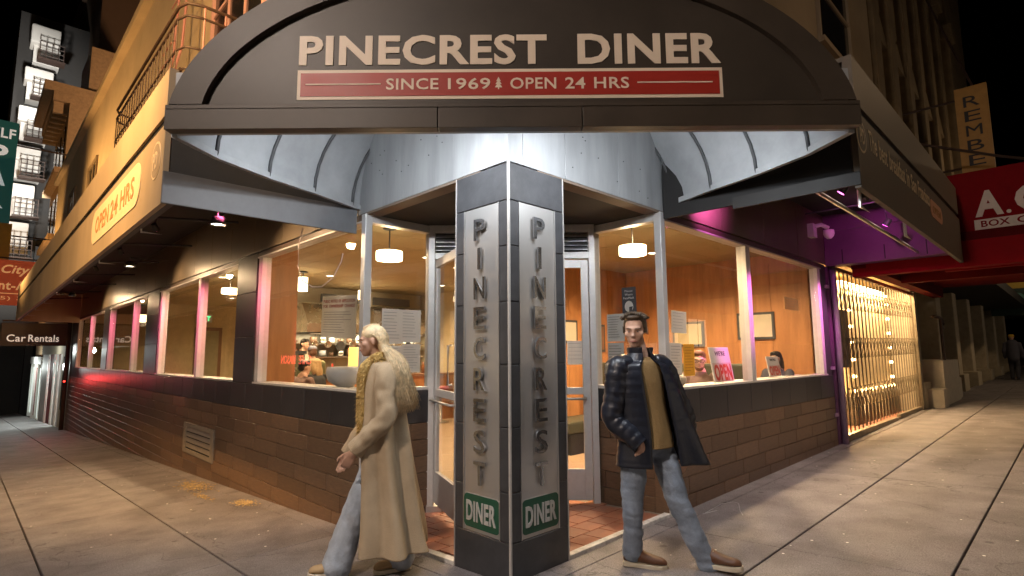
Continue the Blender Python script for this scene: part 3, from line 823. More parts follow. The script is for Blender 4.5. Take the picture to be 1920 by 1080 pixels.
# barrel vault lining: panels and ribs
ribsY = [3.40, 3.78, 4.24, 4.66, 5.12, 5.62]
def vpt(Y, t, side, lift=0.0):
    w = half_w(Y)
    return (CX + side * (w + lift) * math.cos(t), Y - YF, 2.884 + (1.25 + lift) * math.sin(t))
for side in (-1, 1):
    for k in range(5):
        y0, y1 = ribsY[k], ribsY[k + 1]
        rings = []
        for q in range(4):
            Y = y0 + (y1 - y0) * q / 3
            rings.append([vpt(Y, math.radians(90) * i / 16, side, 0.004) for i in range(17)])
        top = [[(p[0] * 1.02, p[1], p[2] + 0.03) for p in r_] for r_ in rings]
        m_ = MB(f0); m_.loft(rings, closed=False); m_.loft(top, closed=False)
        m_.build('lining_panel', M_VAULT, canopy, smooth=True)
    for k in range(1, 5):
        MB(f0).tube([vpt(ribsY[k], math.radians(88) * i / 16, side, -0.008) for i in range(17)], 0.013, 6).build('rib', M_RIB, canopy, smooth=True)
    pts = [vpt(Y, 0, side) for Y in (3.40, 3.6, 3.80, 4.04, 4.28, 4.5, 4.70, 5.0, 5.26)]
    m_ = MB(f0)
    m_.loft([[(p[0] - 0.02, p[1], p[2] - 0.018), (p[0] + 0.02, p[1], p[2] - 0.018), (p[0] + 0.02, p[1], p[2] + 0.03), (p[0] - 0.02, p[1], p[2] + 0.03)] for p in pts])
    m_.build('edge_trim', M_VAULT, canopy)
# flood lamps tucked behind the fascia
for sx in (-1.35, -0.45, 0.45, 1.35):
    c = D(sx + CX, YF + 0.085, 2.97)
    fl = thing('flood_lamp', c, {-1.35: 'leftmost small flood lamp behind the canopy front', -0.45: 'small flood lamp behind the canopy front, just left of centre', 0.45: 'small flood lamp behind the canopy front, just right of centre', 1.35: 'rightmost small flood lamp behind the canopy front'}[sx], 'lamp', 'flood lamps behind the canopy front')
    ffm = Matrix.Translation(c) @ Matrix.Rotation(-AL, 4, 'Z')
    MB(ffm).box(-0.06, 0.06, -0.022, 0.0, -0.05, 0.05).build('housing', M_RIB, fl)
    MB(ffm).box(-0.05, 0.05, 0.0, 0.003, -0.04, 0.04).build('lens', emis('cool_lens', COOL, 6.0), fl)
    lamp('flood_light', 'AREA', c + VY * 0.008, FLOOD_W, COOL, fl, 0.09, 0.07, target=c + VY * 0.6 + Vector((0, 0, -0.42)))

# ================================================================== side awnings
M_OVAL = mat('sign_oval_cream', (0.80, 0.66, 0.44), 0.5, var=0.05)
M_RUST = mat('sign_rust_red', (0.46, 0.24, 0.10), 0.6)
def stadium(w, h, n=10):
    r = h / 2; p = []
    for i in range(n + 1): t = -math.pi / 2 + math.pi * i / n; p.append((w / 2 - r + r * math.cos(t), r * math.sin(t)))
    for i in range(n + 1): t = math.pi / 2 + math.pi * i / n; p.append((-w / 2 + r + r * math.cos(t), r * math.sin(t)))
    return p
def disc(r, n=28): return [(r * math.cos(2 * math.pi * i / n), r * math.sin(2 * math.pi * i / n)) for i in range(n)]
awl = thing('street_awning', (-0.8, 11.5, 2.63), 'long tan street awning above the left windows with OPEN 24 HRS oval', 'awning')
AE = 21.0
B('front_panel', M_AWN, awl, -1.65, -1.61, 2.116, AE, 2.63, 3.27)
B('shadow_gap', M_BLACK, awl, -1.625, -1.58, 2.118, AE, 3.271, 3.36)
B('upper_panel', M_AWN, awl, -1.645, -1.58, 2.14, AE, 3.361, 3.74)
B('awning_roof', M_AWN, awl, -1.579, -0.006, 2.16, AE, 3.702, 3.738)
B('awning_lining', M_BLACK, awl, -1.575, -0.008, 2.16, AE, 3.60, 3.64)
B('end_band', mat('slate_end', (0.13, 0.135, 0.145), 0.5), awl, -1.652, -0.02, 2.088, 2.114, 2.632, 2.885, bevel=0.006)
B('end_wall', M_RIB, awl, -1.60, -0.02, 2.118, 2.14, 2.886, 3.60)
B('end_panel', M_AWN, awl, -1.645, -0.02, AE, AE + 0.03, 2.63, 3.74)
B('bottom_lip', M_RIB, awl, -1.605, -1.56, 2.118, AE, 2.632, 2.70)
for q in range(8):
    y = 3.2 + q * 2.3
    MB().tube([(-1.57, y, 2.68), (-1.57, y, 2.60), (-1.40, y, 2.60)], 0.010, 6).build('hook', M_ALU, awl)
    MB().tube([(-1.57, y, 3.2), (-0.02, y, 3.35)], 0.018, 6).build('strut', M_RIB, awl)
fr = FR_L(-1.6505, 4.25, 3.0)
MB(fr).prism(stadium(2.7, 0.40), 'y', -0.006, 0.0).build('sign_oval', M_OVAL, awl)
for wd, a, w_ in (('OPEN', -0.62, 0.86), ('24', 0.12, 0.40), ('HRS', 0.78, 0.64)):
    text('lettering', wd, FR_L(-1.657, 4.25 - a, 2.90), w_, 0.20, M_RUST, awl, 0.003, bold=0.015)
MB(FR_L(-1.6505, 2.36, 3.03)).prism(disc(0.155), 'y', -0.004, 0.0).build('emblem_disc', M_OVAL, awl)
MB(FR_L(-1.6505, 2.36, 3.03)).prism(disc(0.138), 'y', -0.006, -0.0042).build('emblem_field', M_AWN, awl)
text('emblem_lettering', 'PD', FR_L(-1.657, 2.36, 2.96), 0.15, 0.14, M_OVAL, awl, 0.003, bold=0.02)
# right
awr = thing('street_awning', (4.5, -0.8, 2.69), 'taupe street awning above the right windows reading The best breakfast in San Francisco', 'awning')
RE = 7.12
B('front_panel', M_AWN_R, awr, 2.03, RE, -1.66, -1.62, 2.68, 3.29)
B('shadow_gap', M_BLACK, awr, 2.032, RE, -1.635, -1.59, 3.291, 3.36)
B('upper_panel', M_AWN_R, awr, 2.06, RE, -1.655, -1.59, 3.361, 3.74)
B('awning_roof', M_AWN_R, awr, 2.06, RE, -1.589, -0.006, 3.702, 3.738)
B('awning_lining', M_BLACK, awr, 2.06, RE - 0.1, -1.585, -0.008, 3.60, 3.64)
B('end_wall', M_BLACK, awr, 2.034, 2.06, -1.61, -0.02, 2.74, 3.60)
M_SHADE_END = mat('shaded_brown_end', (0.010, 0.008, 0.007), 0.6)  # near-black end band and wall stand in for shade the floods miss
B('end_band', M_SHADE_END, awr, 2.012, 2.033, -1.662, -0.7, 2.70, 2.80)
MB().tube([(2.3, -1.58, 2.95), (2.3, -1.58, 2.60), (2.6, -1.58, 2.60)], 0.014, 6).build('hook', M_ALU, awr)
MB().tube([(3.9, -1.58, 2.95), (3.9, -1.58, 2.60), (4.2, -1.58, 2.60)], 0.014, 6).build('hook', M_ALU, awr)
MB().tube([(2.2, -1.2, 2.86), (6.9, -1.2, 2.86)], 0.02, 6).build('strut', M_ALU, awr)
MB(FR_R(2.14, -1.6605, 3.10)).prism(disc(0.13), 'y', -0.004, 0.0).build('emblem_disc', M_OVAL, awr)
MB(FR_R(2.14, -1.6605, 3.10)).prism(disc(0.112), 'y', -0.006, -0.0042).build('emblem_field', M_AWN_R, awr)
text('emblem_lettering', 'PD', FR_R(2.14, -1.667, 3.04), 0.12, 0.12, M_OVAL, awr, 0.003, bold=0.02)
xx = 2.36
for wd, w_ in (('The', 0.24), ('best', 0.28), ('breakfast', 0.62), ('in', 0.12), ('San', 0.26), ('Francisco', 0.62)):
    text('lettering', wd, FR_R(xx + w_ / 2, -1.661, 3.05), w_, 0.17, M_OVAL, awr, 0.003, bold=0.01)
    xx += w_ + 0.075
MB(FR_R(5.25, -1.6605, 3.06)).prism(stadium(0.75, 0.20), 'y', -0.005, 0.0).build('sign_oval', mat('small_oval_orange', (0.62, 0.33, 0.2), 0.6), awr)
text('lettering', 'OPEN', FR_R(5.25, -1.666, 3.01), 0.5, 0.09, M_RUST, awr, 0.003, bold=0.01)

# down lamps under the left awning, on arms from the wall
spots = [((408, 422), 'nearest'), ((243, 500), 'second nearest'), ((135, 555), 'farthest')]
for p, wh in spots:
    c = onx(p, -0.75)
    dl = thing('awning_lamp', c, f'{wh} round down lamp lit under the left awning', 'lamp', 'down lamps under the left awning')
    MB().lathe([(0.02, 0.10), (0.06, 0.09), (0.085, 0.0), (0.075, 0.0), (0.05, 0.07), (0.01, 0.075)], c, 18).build('shade', M_RIB, dl, smooth=True)
    MB().lathe([(0.001, 0.012), (0.068, 0.012), (0.068, 0.018), (0.001, 0.018)], c, 18).build('bulb', emis('lamp_white', (1.0, 0.86, 0.66), 14.0), dl)
    MB().tube([(c.x, c.y, c.z + 0.09), (c.x, c.y, c.z + 0.16), (-0.01, c.y, c.z + 0.16)], 0.012, 6).build('arm', M_RIB, dl)
    lamp('down_light', 'SPOT', c - Vector((0, 0, 0.01)), 85, (1.0, 0.68, 0.38), dl, 0.05, target=c + Vector((0.7, -0.5, -0.75)), spot=150, blend=0.7)

for xk, wh in ((2.9, 'nearest the entrance'), (4.5, 'in the middle'), (6.1, 'at the far end')):
    c = Vector((xk, -1.15, 3.34))
    dl = thing('awning_lamp', c, f'round down lamp under the right awning, {wh}', 'lamp', 'down lamps under the right awning')
    MB().lathe([(0.02, 0.10), (0.06, 0.09), (0.085, 0.0), (0.075, 0.0), (0.05, 0.07), (0.01, 0.075)], c, 18).build('shade', M_RIB, dl, smooth=True)
    MB().lathe([(0.001, 0.012), (0.068, 0.012), (0.068, 0.018), (0.001, 0.018)], c, 18).build('bulb', MATS['lamp_white'], dl)
    MB().tube([(c.x, c.y, c.z + 0.09), (c.x, c.y, c.z + 0.16), (c.x, -0.01, c.z + 0.16)], 0.012, 6).build('arm', M_RIB, dl)
    lamp('down_light', 'SPOT', c - Vector((0, 0, 0.01)), 120, (1.0, 0.74, 0.60), dl, 0.05, target=c + Vector((0, 0.30, -1)), spot=92, blend=0.9)
# coloured lamps under the awnings
GELS = [((4.62, 4.15), PINK, PINK_W, 'first'), ((7.25, 6.8), PINK, PINK_W, 'second'), ((9.75, 9.3), PINK, PINK_W, 'third'), ((12.4, 11.9), PINK, PINK_W * 0.8, 'fourth'), ((15.2, 14.6), PINK, PINK_W * 0.8, 'fifth'), ((18.8, 18.0), PINK, PINK_W * 0.8, 'sixth')]
def gel_lamp(c, t, col, e, label, spot):
    gl = thing('gel_lamp', c, label, 'lamp', 'small coloured lamps under the awnings')
    dr = (Vector(t) - Vector(c)).normalized()
    MB().tube([Vector(c) - dr * 0.10, Vector(c)], [0.035, 0.045], 10).build('can', M_RIB, gl)
    MB().tube([Vector(c) - dr * 0.05, (c[0], c[1], c[2] + 0.3)], 0.008, 6).build('stem', M_RIB, gl)
    MB().tube([Vector(c) + dr * 0.0005, Vector(c) + dr * 0.004], 0.038, 10).build('filter', emis('gel_' + ('pink' if col == PINK else 'magenta'), col, 6.0), gl)
    lamp('gel_light', 'SPOT', Vector(c) + dr * 0.01, e, col, gl, 0.03, target=t, spot=spot, blend=0.9)
for (yt, yc), col, e, wh in GELS:
    gel_lamp((-0.85, yc - 0.5, 3.25), (0.0, yt, 2.05), col, e, f'{wh} small pink lamp under the left awning, counted from the entrance', 40)
gel_lamp((2.7, -0.6, 3.15), (2.9, 0.0, 3.12), MAGENTA, MAG_W * 2.6, 'small magenta lamp under the right awning, nearest the entrance', 84)
gel_lamp((4.1, -1.0, 3.2), (3.96, 0.0, 2.0), MAGENTA, MAG_W * 9, 'small magenta lamp under the right awning, above the window mullion', 26)
gel_lamp((6.3, -0.95, 3.2), (6.5, 0.0, 2.0), MAGENTA, MAG_W * 9, 'small magenta lamp under the right awning, at its far end', 36)
gel_lamp((5.6, -0.9, 3.45), (6.9, -0.8, 3.1), MAGENTA, MAG_W * 0.45, 'small magenta lamp under the right awning, aimed at the purple wall', 130)

# ================================================================== fire escape on the left wall
M_IRON = mat('fire_escape_iron', (0.045, 0.026, 0.020), 0.6, var=0.3)
M_PINKI = mat('pink_painted_steel', (0.42, 0.20, 0.19), 0.55, var=0.15)
fe = thing('fire_escape', (-0.5, 7.2, 5.0), 'iron fire escape balcony with rounded rails on the tan wall', 'fire escape')
y0, y1, zb, xo = 4.9, 9.6, 5.05, -1.0
for q in range(9):
    x = -0.08 - q * 0.11
    B('deck_bar', M_IRON, fe, x - 0.04, x, y0, y1, zb, zb + 0.03)
for y in (y0 + 0.1, (y0 + y1) / 2, y1 - 0.1): B('bracket', M_IRON, fe, xo, 0.03, y - 0.03, y + 0.03, zb - 0.08, zb - 0.001)
for dz, r in ((0.95, 0.022), (0.78, 0.018), (0.35, 0.014), (0.06, 0.014)):
    pts = [(0.0, y0, zb + dz), (xo + 0.22, y0, zb + dz), (xo + 0.06, y0 + 0.06, zb + dz), (xo, y0 + 0.24, zb + dz), (xo, y1 - 0.24, zb + dz), (xo + 0.06, y1 - 0.06, zb + dz), (xo + 0.22, y1, zb + dz), (0.0, y1, zb + dz)]
    MB().tube(pts, r, 8).build('rail', M_IRON, fe, smooth=True)
n = 22
for q in range(n):
    y = y0 + 0.24 + (y1 - y0 - 0.48) * q / (n - 1)
    MB().tube([(xo, y, zb), (xo, y, zb + 0.78)], 0.009, 6).build('baluster', M_IRON, fe)
for x in (-0.25, -0.5, -0.75):
    for y in (y0, y1): MB().tube([(x, y, zb), (x, y, zb + 0.95)], 0.012, 6).build('baluster', M_PINKI, fe)
lad = MB()
st = B('stair_stringer', M_PINKI, fe, -0.98, -0.92, 5.2, 6.7, 5.02, 5.12)
plate = B('step_plate', M_PINKI, fe, -0.90, -0.30, 5.0, 6.5, 4.93, 4.99)
for q in range(7): B('plate_slot', M_IRON, plate, -0.8, -0.4, 5.12 + q * 0.2, 5.2 + q * 0.2, 4.926, 4.9302)
MB().tube([(-0.95, 9.4, 5.05), (-0.95, 9.4, 4.3)], 0.02, 6).build('drop_bar', M_IRON, fe)
B('ladder_weight', M_IRON, fe, -1.05, -0.75, 9.2, 9.7, 4.55, 4.75)
for y in (7.9, 8.5): MB().tube([(-0.7, y, 5.05), (-0.35, y, 6.9), (-0.3, y, 8.9)], 0.022, 6).build('ladder_rail', M_PINKI, fe)
for q in range(11): MB().tube([(-0.66 + 0.03 * q, 7.9, 5.3 + q * 0.32), (-0.66 + 0.03 * q, 8.5, 5.3 + q * 0.32)], 0.012, 6).build('rung', M_PINKI, fe)

# ================================================================== left neighbours
cr_shop = thing('rental_shop', (0, 28, gz(0, 28)), 'narrow shopfront with doors beyond the left end of the diner', 'shop')
M_SHOPW = mat('shop_plaster', (0.42, 0.36, 0.26), 0.8)
B('front_wall', M_SHOPW, cr_shop, 0.0, 0.3, LEN_L + 0.01, 25.2, -1.6, 3.7)
B('upper_front', M_SHOPW, cr_shop, 0.0, 0.3, 25.2, 34, 1.6, 3.7)
B('back_wall', M_WHITE, cr_shop, 1.6, 1.8, 22.8, 34, -2.0, 3.7)
for y0_, y1_, M in ((25.2, 26.2, M_ALU_W), (27.0, 27.8, M_WHITE), (28.8, 30.2, mat('shop_red', (0.26, 0.03, 0.03), 0.6)), (31.2, 34.0, M_WHITE)):
    B('shop_door', M, cr_shop, 0.05, 0.14, y0_, y1_, -2.0, 1.6)
for y in (26.3, 27.9, 30.4): B('post', M_ALU, cr_shop, -0.02, 0.1, y, y + 0.12, -2.0, 1.6)
B('dark_panel', M_WIN_D, cr_shop, -0.02, -0.001, 23.3, 24.6, -0.5, 1.5)
lamp('shop_light', 'AREA', (0.9, 28.6, 1.4), 600, (0.9, 1.0, 0.95), cr_shop, 0.5, 6, target=(0.9, 28.6, -1))
ca = thing('rental_awning', (-0.95, 23.9, 1.9), 'dark box awning with white Car Rentals lettering at far left', 'awning')
M_CAW = mat('charcoal_awning', (0.085, 0.075, 0.065), 0.7)
B('end_panel', M_CAW, ca, -1.9, -0.02, 23.15, 23.2, 1.88, 2.68)
B('front_panel', M_CAW, ca, -1.9, -1.86, 23.201, 31, 1.88, 2.68)
B('awning_roof', M_CAW, ca, -1.86, -0.02, 23.201, 31, 2.64, 2.68)
MB().tube([(-1.9, 23.1, 2.74), (-0.02, 23.1, 2.74)], 0.03, 6).build('rail', M_IRON, ca)
for x in (-1.4, -0.6): MB().tube([(x, 23.1, 2.74), (x, 23.1, 3.1)], 0.025, 6).build('bracket', M_IRON, ca)
M_SWC = mat('glowing_white_letter', (0.8, 0.74, 0.66), 0.5, emit=(1, 0.88, 0.72), es=0.45)  # weak glow put into the letters for brightness; the sign has no lamp
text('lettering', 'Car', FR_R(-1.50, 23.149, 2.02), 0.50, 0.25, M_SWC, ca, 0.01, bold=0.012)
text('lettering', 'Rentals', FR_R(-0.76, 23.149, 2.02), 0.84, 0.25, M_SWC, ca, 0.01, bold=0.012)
lamp('awning_glow', 'POINT', (-1.0, 26.5, 1.75), 70, (0.92, 1.0, 0.94), ca, 0.1)
rl = thing('red_indicator_lamp', (-0.17, 22.5, 0.62), 'tiny red indicator lamp on the far end of the left wall', 'lamp')
B('lamp_box', M_RIB, rl, -0.20, -0.10, 22.45, 22.55, 0.56, 0.60)
MB().sphere((-0.15, 22.5, 0.625), 0.03, 10, 7).build('lamp_dome', emis('indicator_red', (1.0, 0.03, 0.02), 8.0), rl, smooth=True)
lamp('red_light', 'POINT', (-0.7, 20.2, 0.75), 26, (1.0, 0.05, 0.05), rl, 0.05)
MB().tube([(-0.09, 22.86, 2.85), (-0.09, 22.86, -1.1)], 0.07, 10).build('downpipe', M_IRON, cr_shop, smooth=True)
ccam = thing('security_camera', (-0.30, 22.5, 2.95), 'white security camera on the left wall above the dark downpipe', 'camera')
B('mount', M_WHITE, ccam, -0.32, 0.0, 22.4, 22.6, 3.05, 3.2); MB().sphere((-0.34, 22.4, 2.98), 0.12).build('dome', M_WHITE, ccam, smooth=True)

# signs on the left edge
rs = thing('blade_sign', (-1.6, 27, 3.6), 'orange red blade sign with City lettering at the left edge', 'sign')
B('panel', mat('sign_orange_red', (0.42, 0.085, 0.035), 0.5, emit=(0.5, 0.06, 0.02), es=0.25), rs, -3.2, -0.15, 27.0, 27.15, 3.55, 5.36)
M_SGOLD = mat('sign_gold', (0.85, 0.55, 0.25), 0.5, emit=(1.0, 0.5, 0.2), es=0.35)
text('lettering', 'City', FR_R(-1.55, 26.995, 4.72), 0.85, 0.45, M_SGOLD, rs, 0.01, bold=0.02, shear=0.3)
text('lettering', 'Rent-A-', FR_R(-1.78, 26.995, 4.16), 1.45, 0.36, M_SGOLD, rs, 0.01, bold=0.02)
text('lettering', '(415) 3', FR_R(-1.9, 26.995, 3.72), 1.2, 0.18, M_SGOLD, rs, 0.01)
B('rule', M_SGOLD, rs, -2.6, -1.2, 26.99, 26.999, 4.00, 4.03)
MB().tube([(0.05, 27.08, 5.45), (-3.0, 27.08, 5.45)], 0.03, 6).build('bracket', M_IRON, rs)
ys = thing('panel_sign', (-2.6, 28.5, 5.5), 'plain dark yellow panel sign above the orange red sign', 'sign')
B('panel', mat('sign_mustard', (0.36, 0.24, 0.03), 0.6), ys, -3.6, -1.75, 28.5, 28.62, 5.55, 7.1)
MB().tube([(0.05, 28.56, 6.6), (-3.5, 28.56, 6.6)], 0.03, 6).build('bracket', M_IRON, ys)
gs = thing('blade_sign', (-2.6, 30, 7.8), 'tall green blade sign with white SELF PARK letters at the left edge', 'sign')
B('panel', mat('sign_teal', (0.012, 0.085, 0.075), 0.5, emit=(0.02, 0.16, 0.14), es=0.15), gs, -4.2, -1.82, 30.0, 30.2, 6.9, 12.0)
M_SW = mat('sign_white', (0.8, 0.82, 0.8), 0.5, emit=(0.9, 1, 1), es=0.3)
text('lettering', 'SELF', FR_R(-2.42, 29.995, 11.2), 1.05, 0.46, M_SW, gs, 0.01, bold=0.02)
for q, chh in enumerate('PARK'): text('lettering', chh, FR_R(-2.4, 29.995, 10.05 - q * 1.02), 0.62, 0.82, M_SW, gs, 0.01, bold=0.03)
MB().tube([(0.05, 30.1, 11.0), (-4.0, 30.1, 11.0)], 0.04, 6).build('bracket', M_IRON, gs)

# white floodlit building with fire escapes, farther down the street
M_WBLD = mat('white_render', (0.62, 0.60, 0.57), 0.85, var=0.15, scale=0.5)
yw = 46.0
wb = thing('white_apartment_block', (1, yw, gz(0, yw)), 'tall floodlit white building with stacked fire escapes at far left', 'building')
pts = [ony(p, yw) for p in ((118, 50), (60, 45), (70, 440))]
xr = pts[0].x; zt_ = pts[0].z
B('tower_wall', mat('dim_render', (0.035, 0.033, 0.032), 0.9), wb, xr - 2.2, xr + 14, yw + 1.6, yw + 14, -3, zt_ + 1.0)
rows = [(42, 92), (122, 160), (195, 235), (268, 305), (340, 375), (412, 450)]
for k, (pa, pb) in enumerate(rows):
    xc = 88 - (pa - 42) * 0.165
    p0 = ony((xc - 27, pa), yw); p1 = ony((xc + 25, pb), yw)
    bay = B('bay', M_WBLD, wb, p0.x, p1.x, yw, yw + 1.6, p1.z, p0.z, bevel=0.12)
    p2 = ony((xc - 24, pb), yw); p3 = ony((xc + 24, pb + 32), yw)
    B('wall_strip', M_WBLD, wb, p2.x, p3.x, yw + 0.5, yw + 1.59, p3.z, p1.z - 0.001)
    for q in range(4):
        z = p1.z - 0.15 - q * 0.32
        MB().tube([(p0.x + 0.5, yw - 0.8, z), (p1.x + 0.2, yw - 0.8, z), (p1.x + 0.2, yw, z)], 0.028, 5).build('escape_rail', M_IRON, wb)
    for q in range(5):
        x = p0.x + 0.5 + (p1.x - p0.x - 0.3) * q / 4
        MB().tube([(x, yw - 0.8, p1.z - 1.3), (x, yw - 0.8, p1.z - 0.1)], 0.026, 5).build('escape_post', M_IRON, wb)
    B('escape_deck', M_IRON, wb, p0.x + 0.4, p1.x + 0.3, yw - 0.9, yw, p1.z - 1.4, p1.z - 1.3)
for q, (dz) in enumerate((4.0, 10.5, 17)):
    lamp('facade_flood', 'SPOT', (xr - 1.2, yw - 7, dz), 5200, (1.0, 0.97, 0.90), wb, 0.3, target=(xr - 1.6, yw + 0.6, dz + 3.5), spot=62, blend=0.8)
# tall dim brown building behind the tan wall, and a corniced one in front of it
bb = thing('brown_tower', (10, 45, 0), 'tall unlit brown building behind the tan wall at upper left', 'building')
p = ony((105, 170), 42); q_ = ony((285, -60), 42)
M_BT = mat('tower_brown', (0.12, 0.075, 0.048), 0.9, var=0.2, scale=0.2)
B('tower_wall', M_BT, bb, 2.0, 22, 42, 60, -3, 30.5)
B('cornice', M_BT, bb, 1.7, 22.2, 41.7, 60.2, 30.5, 31.3)
for i in range(4):
    for j in range(4): B('window', M_WIN_D, bb, 5 + i * 3, 6.3 + i * 3, 41.95, 42.05, 12 + j * 4.4, 14.2 + j * 4.4)
lamp('tower_fill_light', 'POINT', (9, 27, 12), 6000, (1.0, 0.60, 0.32), bb, 0.5)  # light and its post added above the roof to brighten the tower
MB().tube([(9, 27, 10.3), (9, 27, 12.3)], 0.05, 8).build('fill_light_post', M_IRON, bb)
cb = thing('corniced_building', (0, 37.5, gz(0, 37)), 'ornate corniced building squeezed between the tan wall and the white one', 'building')
M_CB = mat('ornate_stone', (0.30, 0.20, 0.11), 0.85, var=0.2)
B('front_wall', M_CB, cb, 0.2, 6, 34.3, 41, -3, 15.6)
B('cornice', M_CB, cb, -0.9, 6.2, 34.25, 41.2, 15.6, 16.1); B('cornice', M_CB, cb, -0.5, 6.1, 34.27, 41.1, 15.1, 15.599)
B('penthouse', M_CB, cb, 1.0, 5, 35.0, 39, 16.1, 19.0)
for q in range(8): B('corbel', M_CB, cb, -0.45, 0.2, 34.5 + q * 0.85, 34.8 + q * 0.85, 14.5, 15.099)
for j in range(3):
    for i in range(3): B('window', M_WIN_D, cb, 0.15, 0.22, 35 + i * 2.1, 36.2 + i * 2.1, 4.5 + j * 3.6, 6.8 + j * 3.6)
M_MINT = emis('mint_shop_glow', (0.86, 1.0, 0.92), 0.75)
for y0_, y1_, M in ((34.5, 36.2, M_MINT), (36.6, 38.4, MATS['shop_red']), (38.7, 40.8, M_MINT)): B('shop_front', M, cb, 0.14, 0.199, y0_, y1_, -1.7, 0.9)
for y in (34.4, 36.35, 38.5, 40.85): B('shop_post', M_WHITE, cb, 0.05, 0.198, y, y + 0.15, -1.95, 1.1)
B('shop_lintel', M_WHITE, cb, 0.0, 0.199, 34.3, 41, 1.12, 1.5)
lamp('shop_light', 'POINT', (-0.9, 37.5, 0.95), 160, (0.92, 1.0, 0.95), cb, 0.15)
for q in range(5): B('far_shop_front', emis('far_shop_glow', (1.0, 0.86, 0.65), 0.5), wb, -0.06, 0.0, 48 + q * 4, 50.8 + q * 4, -2.2, 0.2)
B('far_street_wall', MATS['dim_render'], wb, 0.001, 0.4, 46.5, 72, -4, 9)
B('band_course', M_CB, cb, -0.2, 0.2, 34.3, 41, 11.2, 11.5)
B('band_course', M_CB, cb, -0.2, 0.2, 34.3, 41, 7.6, 7.9)

# ================================================================== theatre to the right
M_PURP = mat('purple_paint', (0.13, 0.05, 0.115), 0.6, var=0.15, scale=2)
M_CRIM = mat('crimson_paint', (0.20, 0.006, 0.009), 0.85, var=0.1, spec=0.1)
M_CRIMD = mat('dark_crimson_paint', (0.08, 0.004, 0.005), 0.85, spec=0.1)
th = thing('theatre_building', (13, 0, 0.1), 'old theatre with stone pilasters and purple entrance next to the diner', 'building')
M_STONE = mat('theatre_stone', (0.13, 0.092, 0.048), 0.85, var=0.35, scale=1.2, bump=0.35, bscale=9)
B('upper_wall', M_STONE, th, 11.401, 34, 0.3, 1.0, 3.4, 22)
for q, x in enumerate((11.9, 13.6, 15.6, 17.6, 19.8, 22.0, 25)):
    p_ = B('pilaster', M_STONE, th, x - 0.28, x + 0.28, -0.05, 0.299, 5.0, 18, bevel=0.04)
    B('capital', M_STONE, p_, x - 0.42, x + 0.42, -0.2, 0.3, 14, 14.6, bevel=0.05)
    B('plinth', M_STONE, p_, x - 0.40, x + 0.40, -0.16, 0.298, 4.6, 5.0, bevel=0.03)
for q, x in enumerate((12.75, 14.6, 16.6, 18.7, 20.9)):
    B('window', M_WIN_D, th, x - 0.5, x + 0.5, 0.26, 0.31, 5.6, 8.6)
    MB().prism([(x - 0.75, 9.0), (x + 0.75, 9.0), (x, 9.7)], 'y', 0.05, 0.299).build('pediment', M_STONE, th)
    B('sill', M_STONE, th, x - 0.65, x + 0.65, 0.02, 0.299, 5.35, 5.55)
    B('relief_panel', M_STONE, th, x - 0.45, x + 0.45, 0.1, 0.299, 9.9, 12.5, bevel=0.08)
B('string_course', M_STONE, th, 11.41, 34, -0.2, 0.299, 4.2, 4.55, bevel=0.05)
# purple return wall of the marquee, facing the camera
B('side_wall', M_PURP, th, 6.905, 7.1, -1.62, -0.006, 2.80, 3.60)
B('side_beam', M_PURP, th, 6.86, 6.904, -1.60, -0.01, 2.80, 3.04)
B('side_batten', M_PURP, th, 6.87, 6.904, -1.60, -0.01, 3.34, 3.42)
for y in (-0.25, -0.80, -1.3): B('beam_joint', M_BLACK, th, 6.855, 6.8597, y - 0.012, y, 2.82, 3.03)
B('purple_post', M_PURP, th, 6.90, 7.06, -0.02, 0.14, 0.02, 2.80)
for z in (0.5, 1.2, 2.45): B('post_clip', mat('lilac_metal', (0.4, 0.27, 0.4), 0.5), th, 6.78, 6.90, -0.03, 0.02, z, z + 0.05)
MB().tube([(7.0, -0.07, 0.085), (7.0, -0.07, 2.78)], 0.045, 10).build('conduit', MATS['lilac_metal'], th, smooth=True)
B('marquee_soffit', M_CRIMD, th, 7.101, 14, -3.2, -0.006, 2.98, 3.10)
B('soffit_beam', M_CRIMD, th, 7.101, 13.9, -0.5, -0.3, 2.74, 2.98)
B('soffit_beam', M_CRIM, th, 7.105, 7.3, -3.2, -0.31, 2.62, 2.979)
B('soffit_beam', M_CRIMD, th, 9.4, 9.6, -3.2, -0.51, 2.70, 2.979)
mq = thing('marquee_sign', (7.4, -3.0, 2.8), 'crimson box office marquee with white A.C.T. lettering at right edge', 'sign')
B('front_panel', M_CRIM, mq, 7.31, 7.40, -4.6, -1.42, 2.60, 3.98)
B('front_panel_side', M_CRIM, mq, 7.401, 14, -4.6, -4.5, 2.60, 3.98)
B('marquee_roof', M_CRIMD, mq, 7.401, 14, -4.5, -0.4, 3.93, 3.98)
M_PW = mat('marquee_white', (0.62, 0.50, 0.44), 0.6)
for wd, y, w_ in (('A', -1.97, 0.30), ('.', -2.17, 0.05), ('C', -2.40, 0.32), ('.', -2.62, 0.05), ('T', -2.82, 0.28), ('.', -3.02, 0.05)):
    text('lettering', wd, FR_L(7.309, y, 3.32), w_, 0.05 if wd == '.' else 0.36, M_PW, mq, 0.004, bold=0.04)
B('name_box', M_PW, mq, 7.3055, 7.3095, -3.1, -1.80, 3.14, 3.28)
text('box_lettering', 'BOX', FR_L(7.305, -2.02, 3.17), 0.30, 0.09, M_CRIM, mq, 0.003, bold=0.02)
text('box_lettering', 'OFFICE', FR_L(7.305, -2.54, 3.17), 0.60, 0.09, M_CRIM, mq, 0.003, bold=0.02)
text('web_lettering', 'act-sf.org', FR_L(7.309, -2.20, 2.86), 0.32, 0.06, M_PW, mq, 0.003)
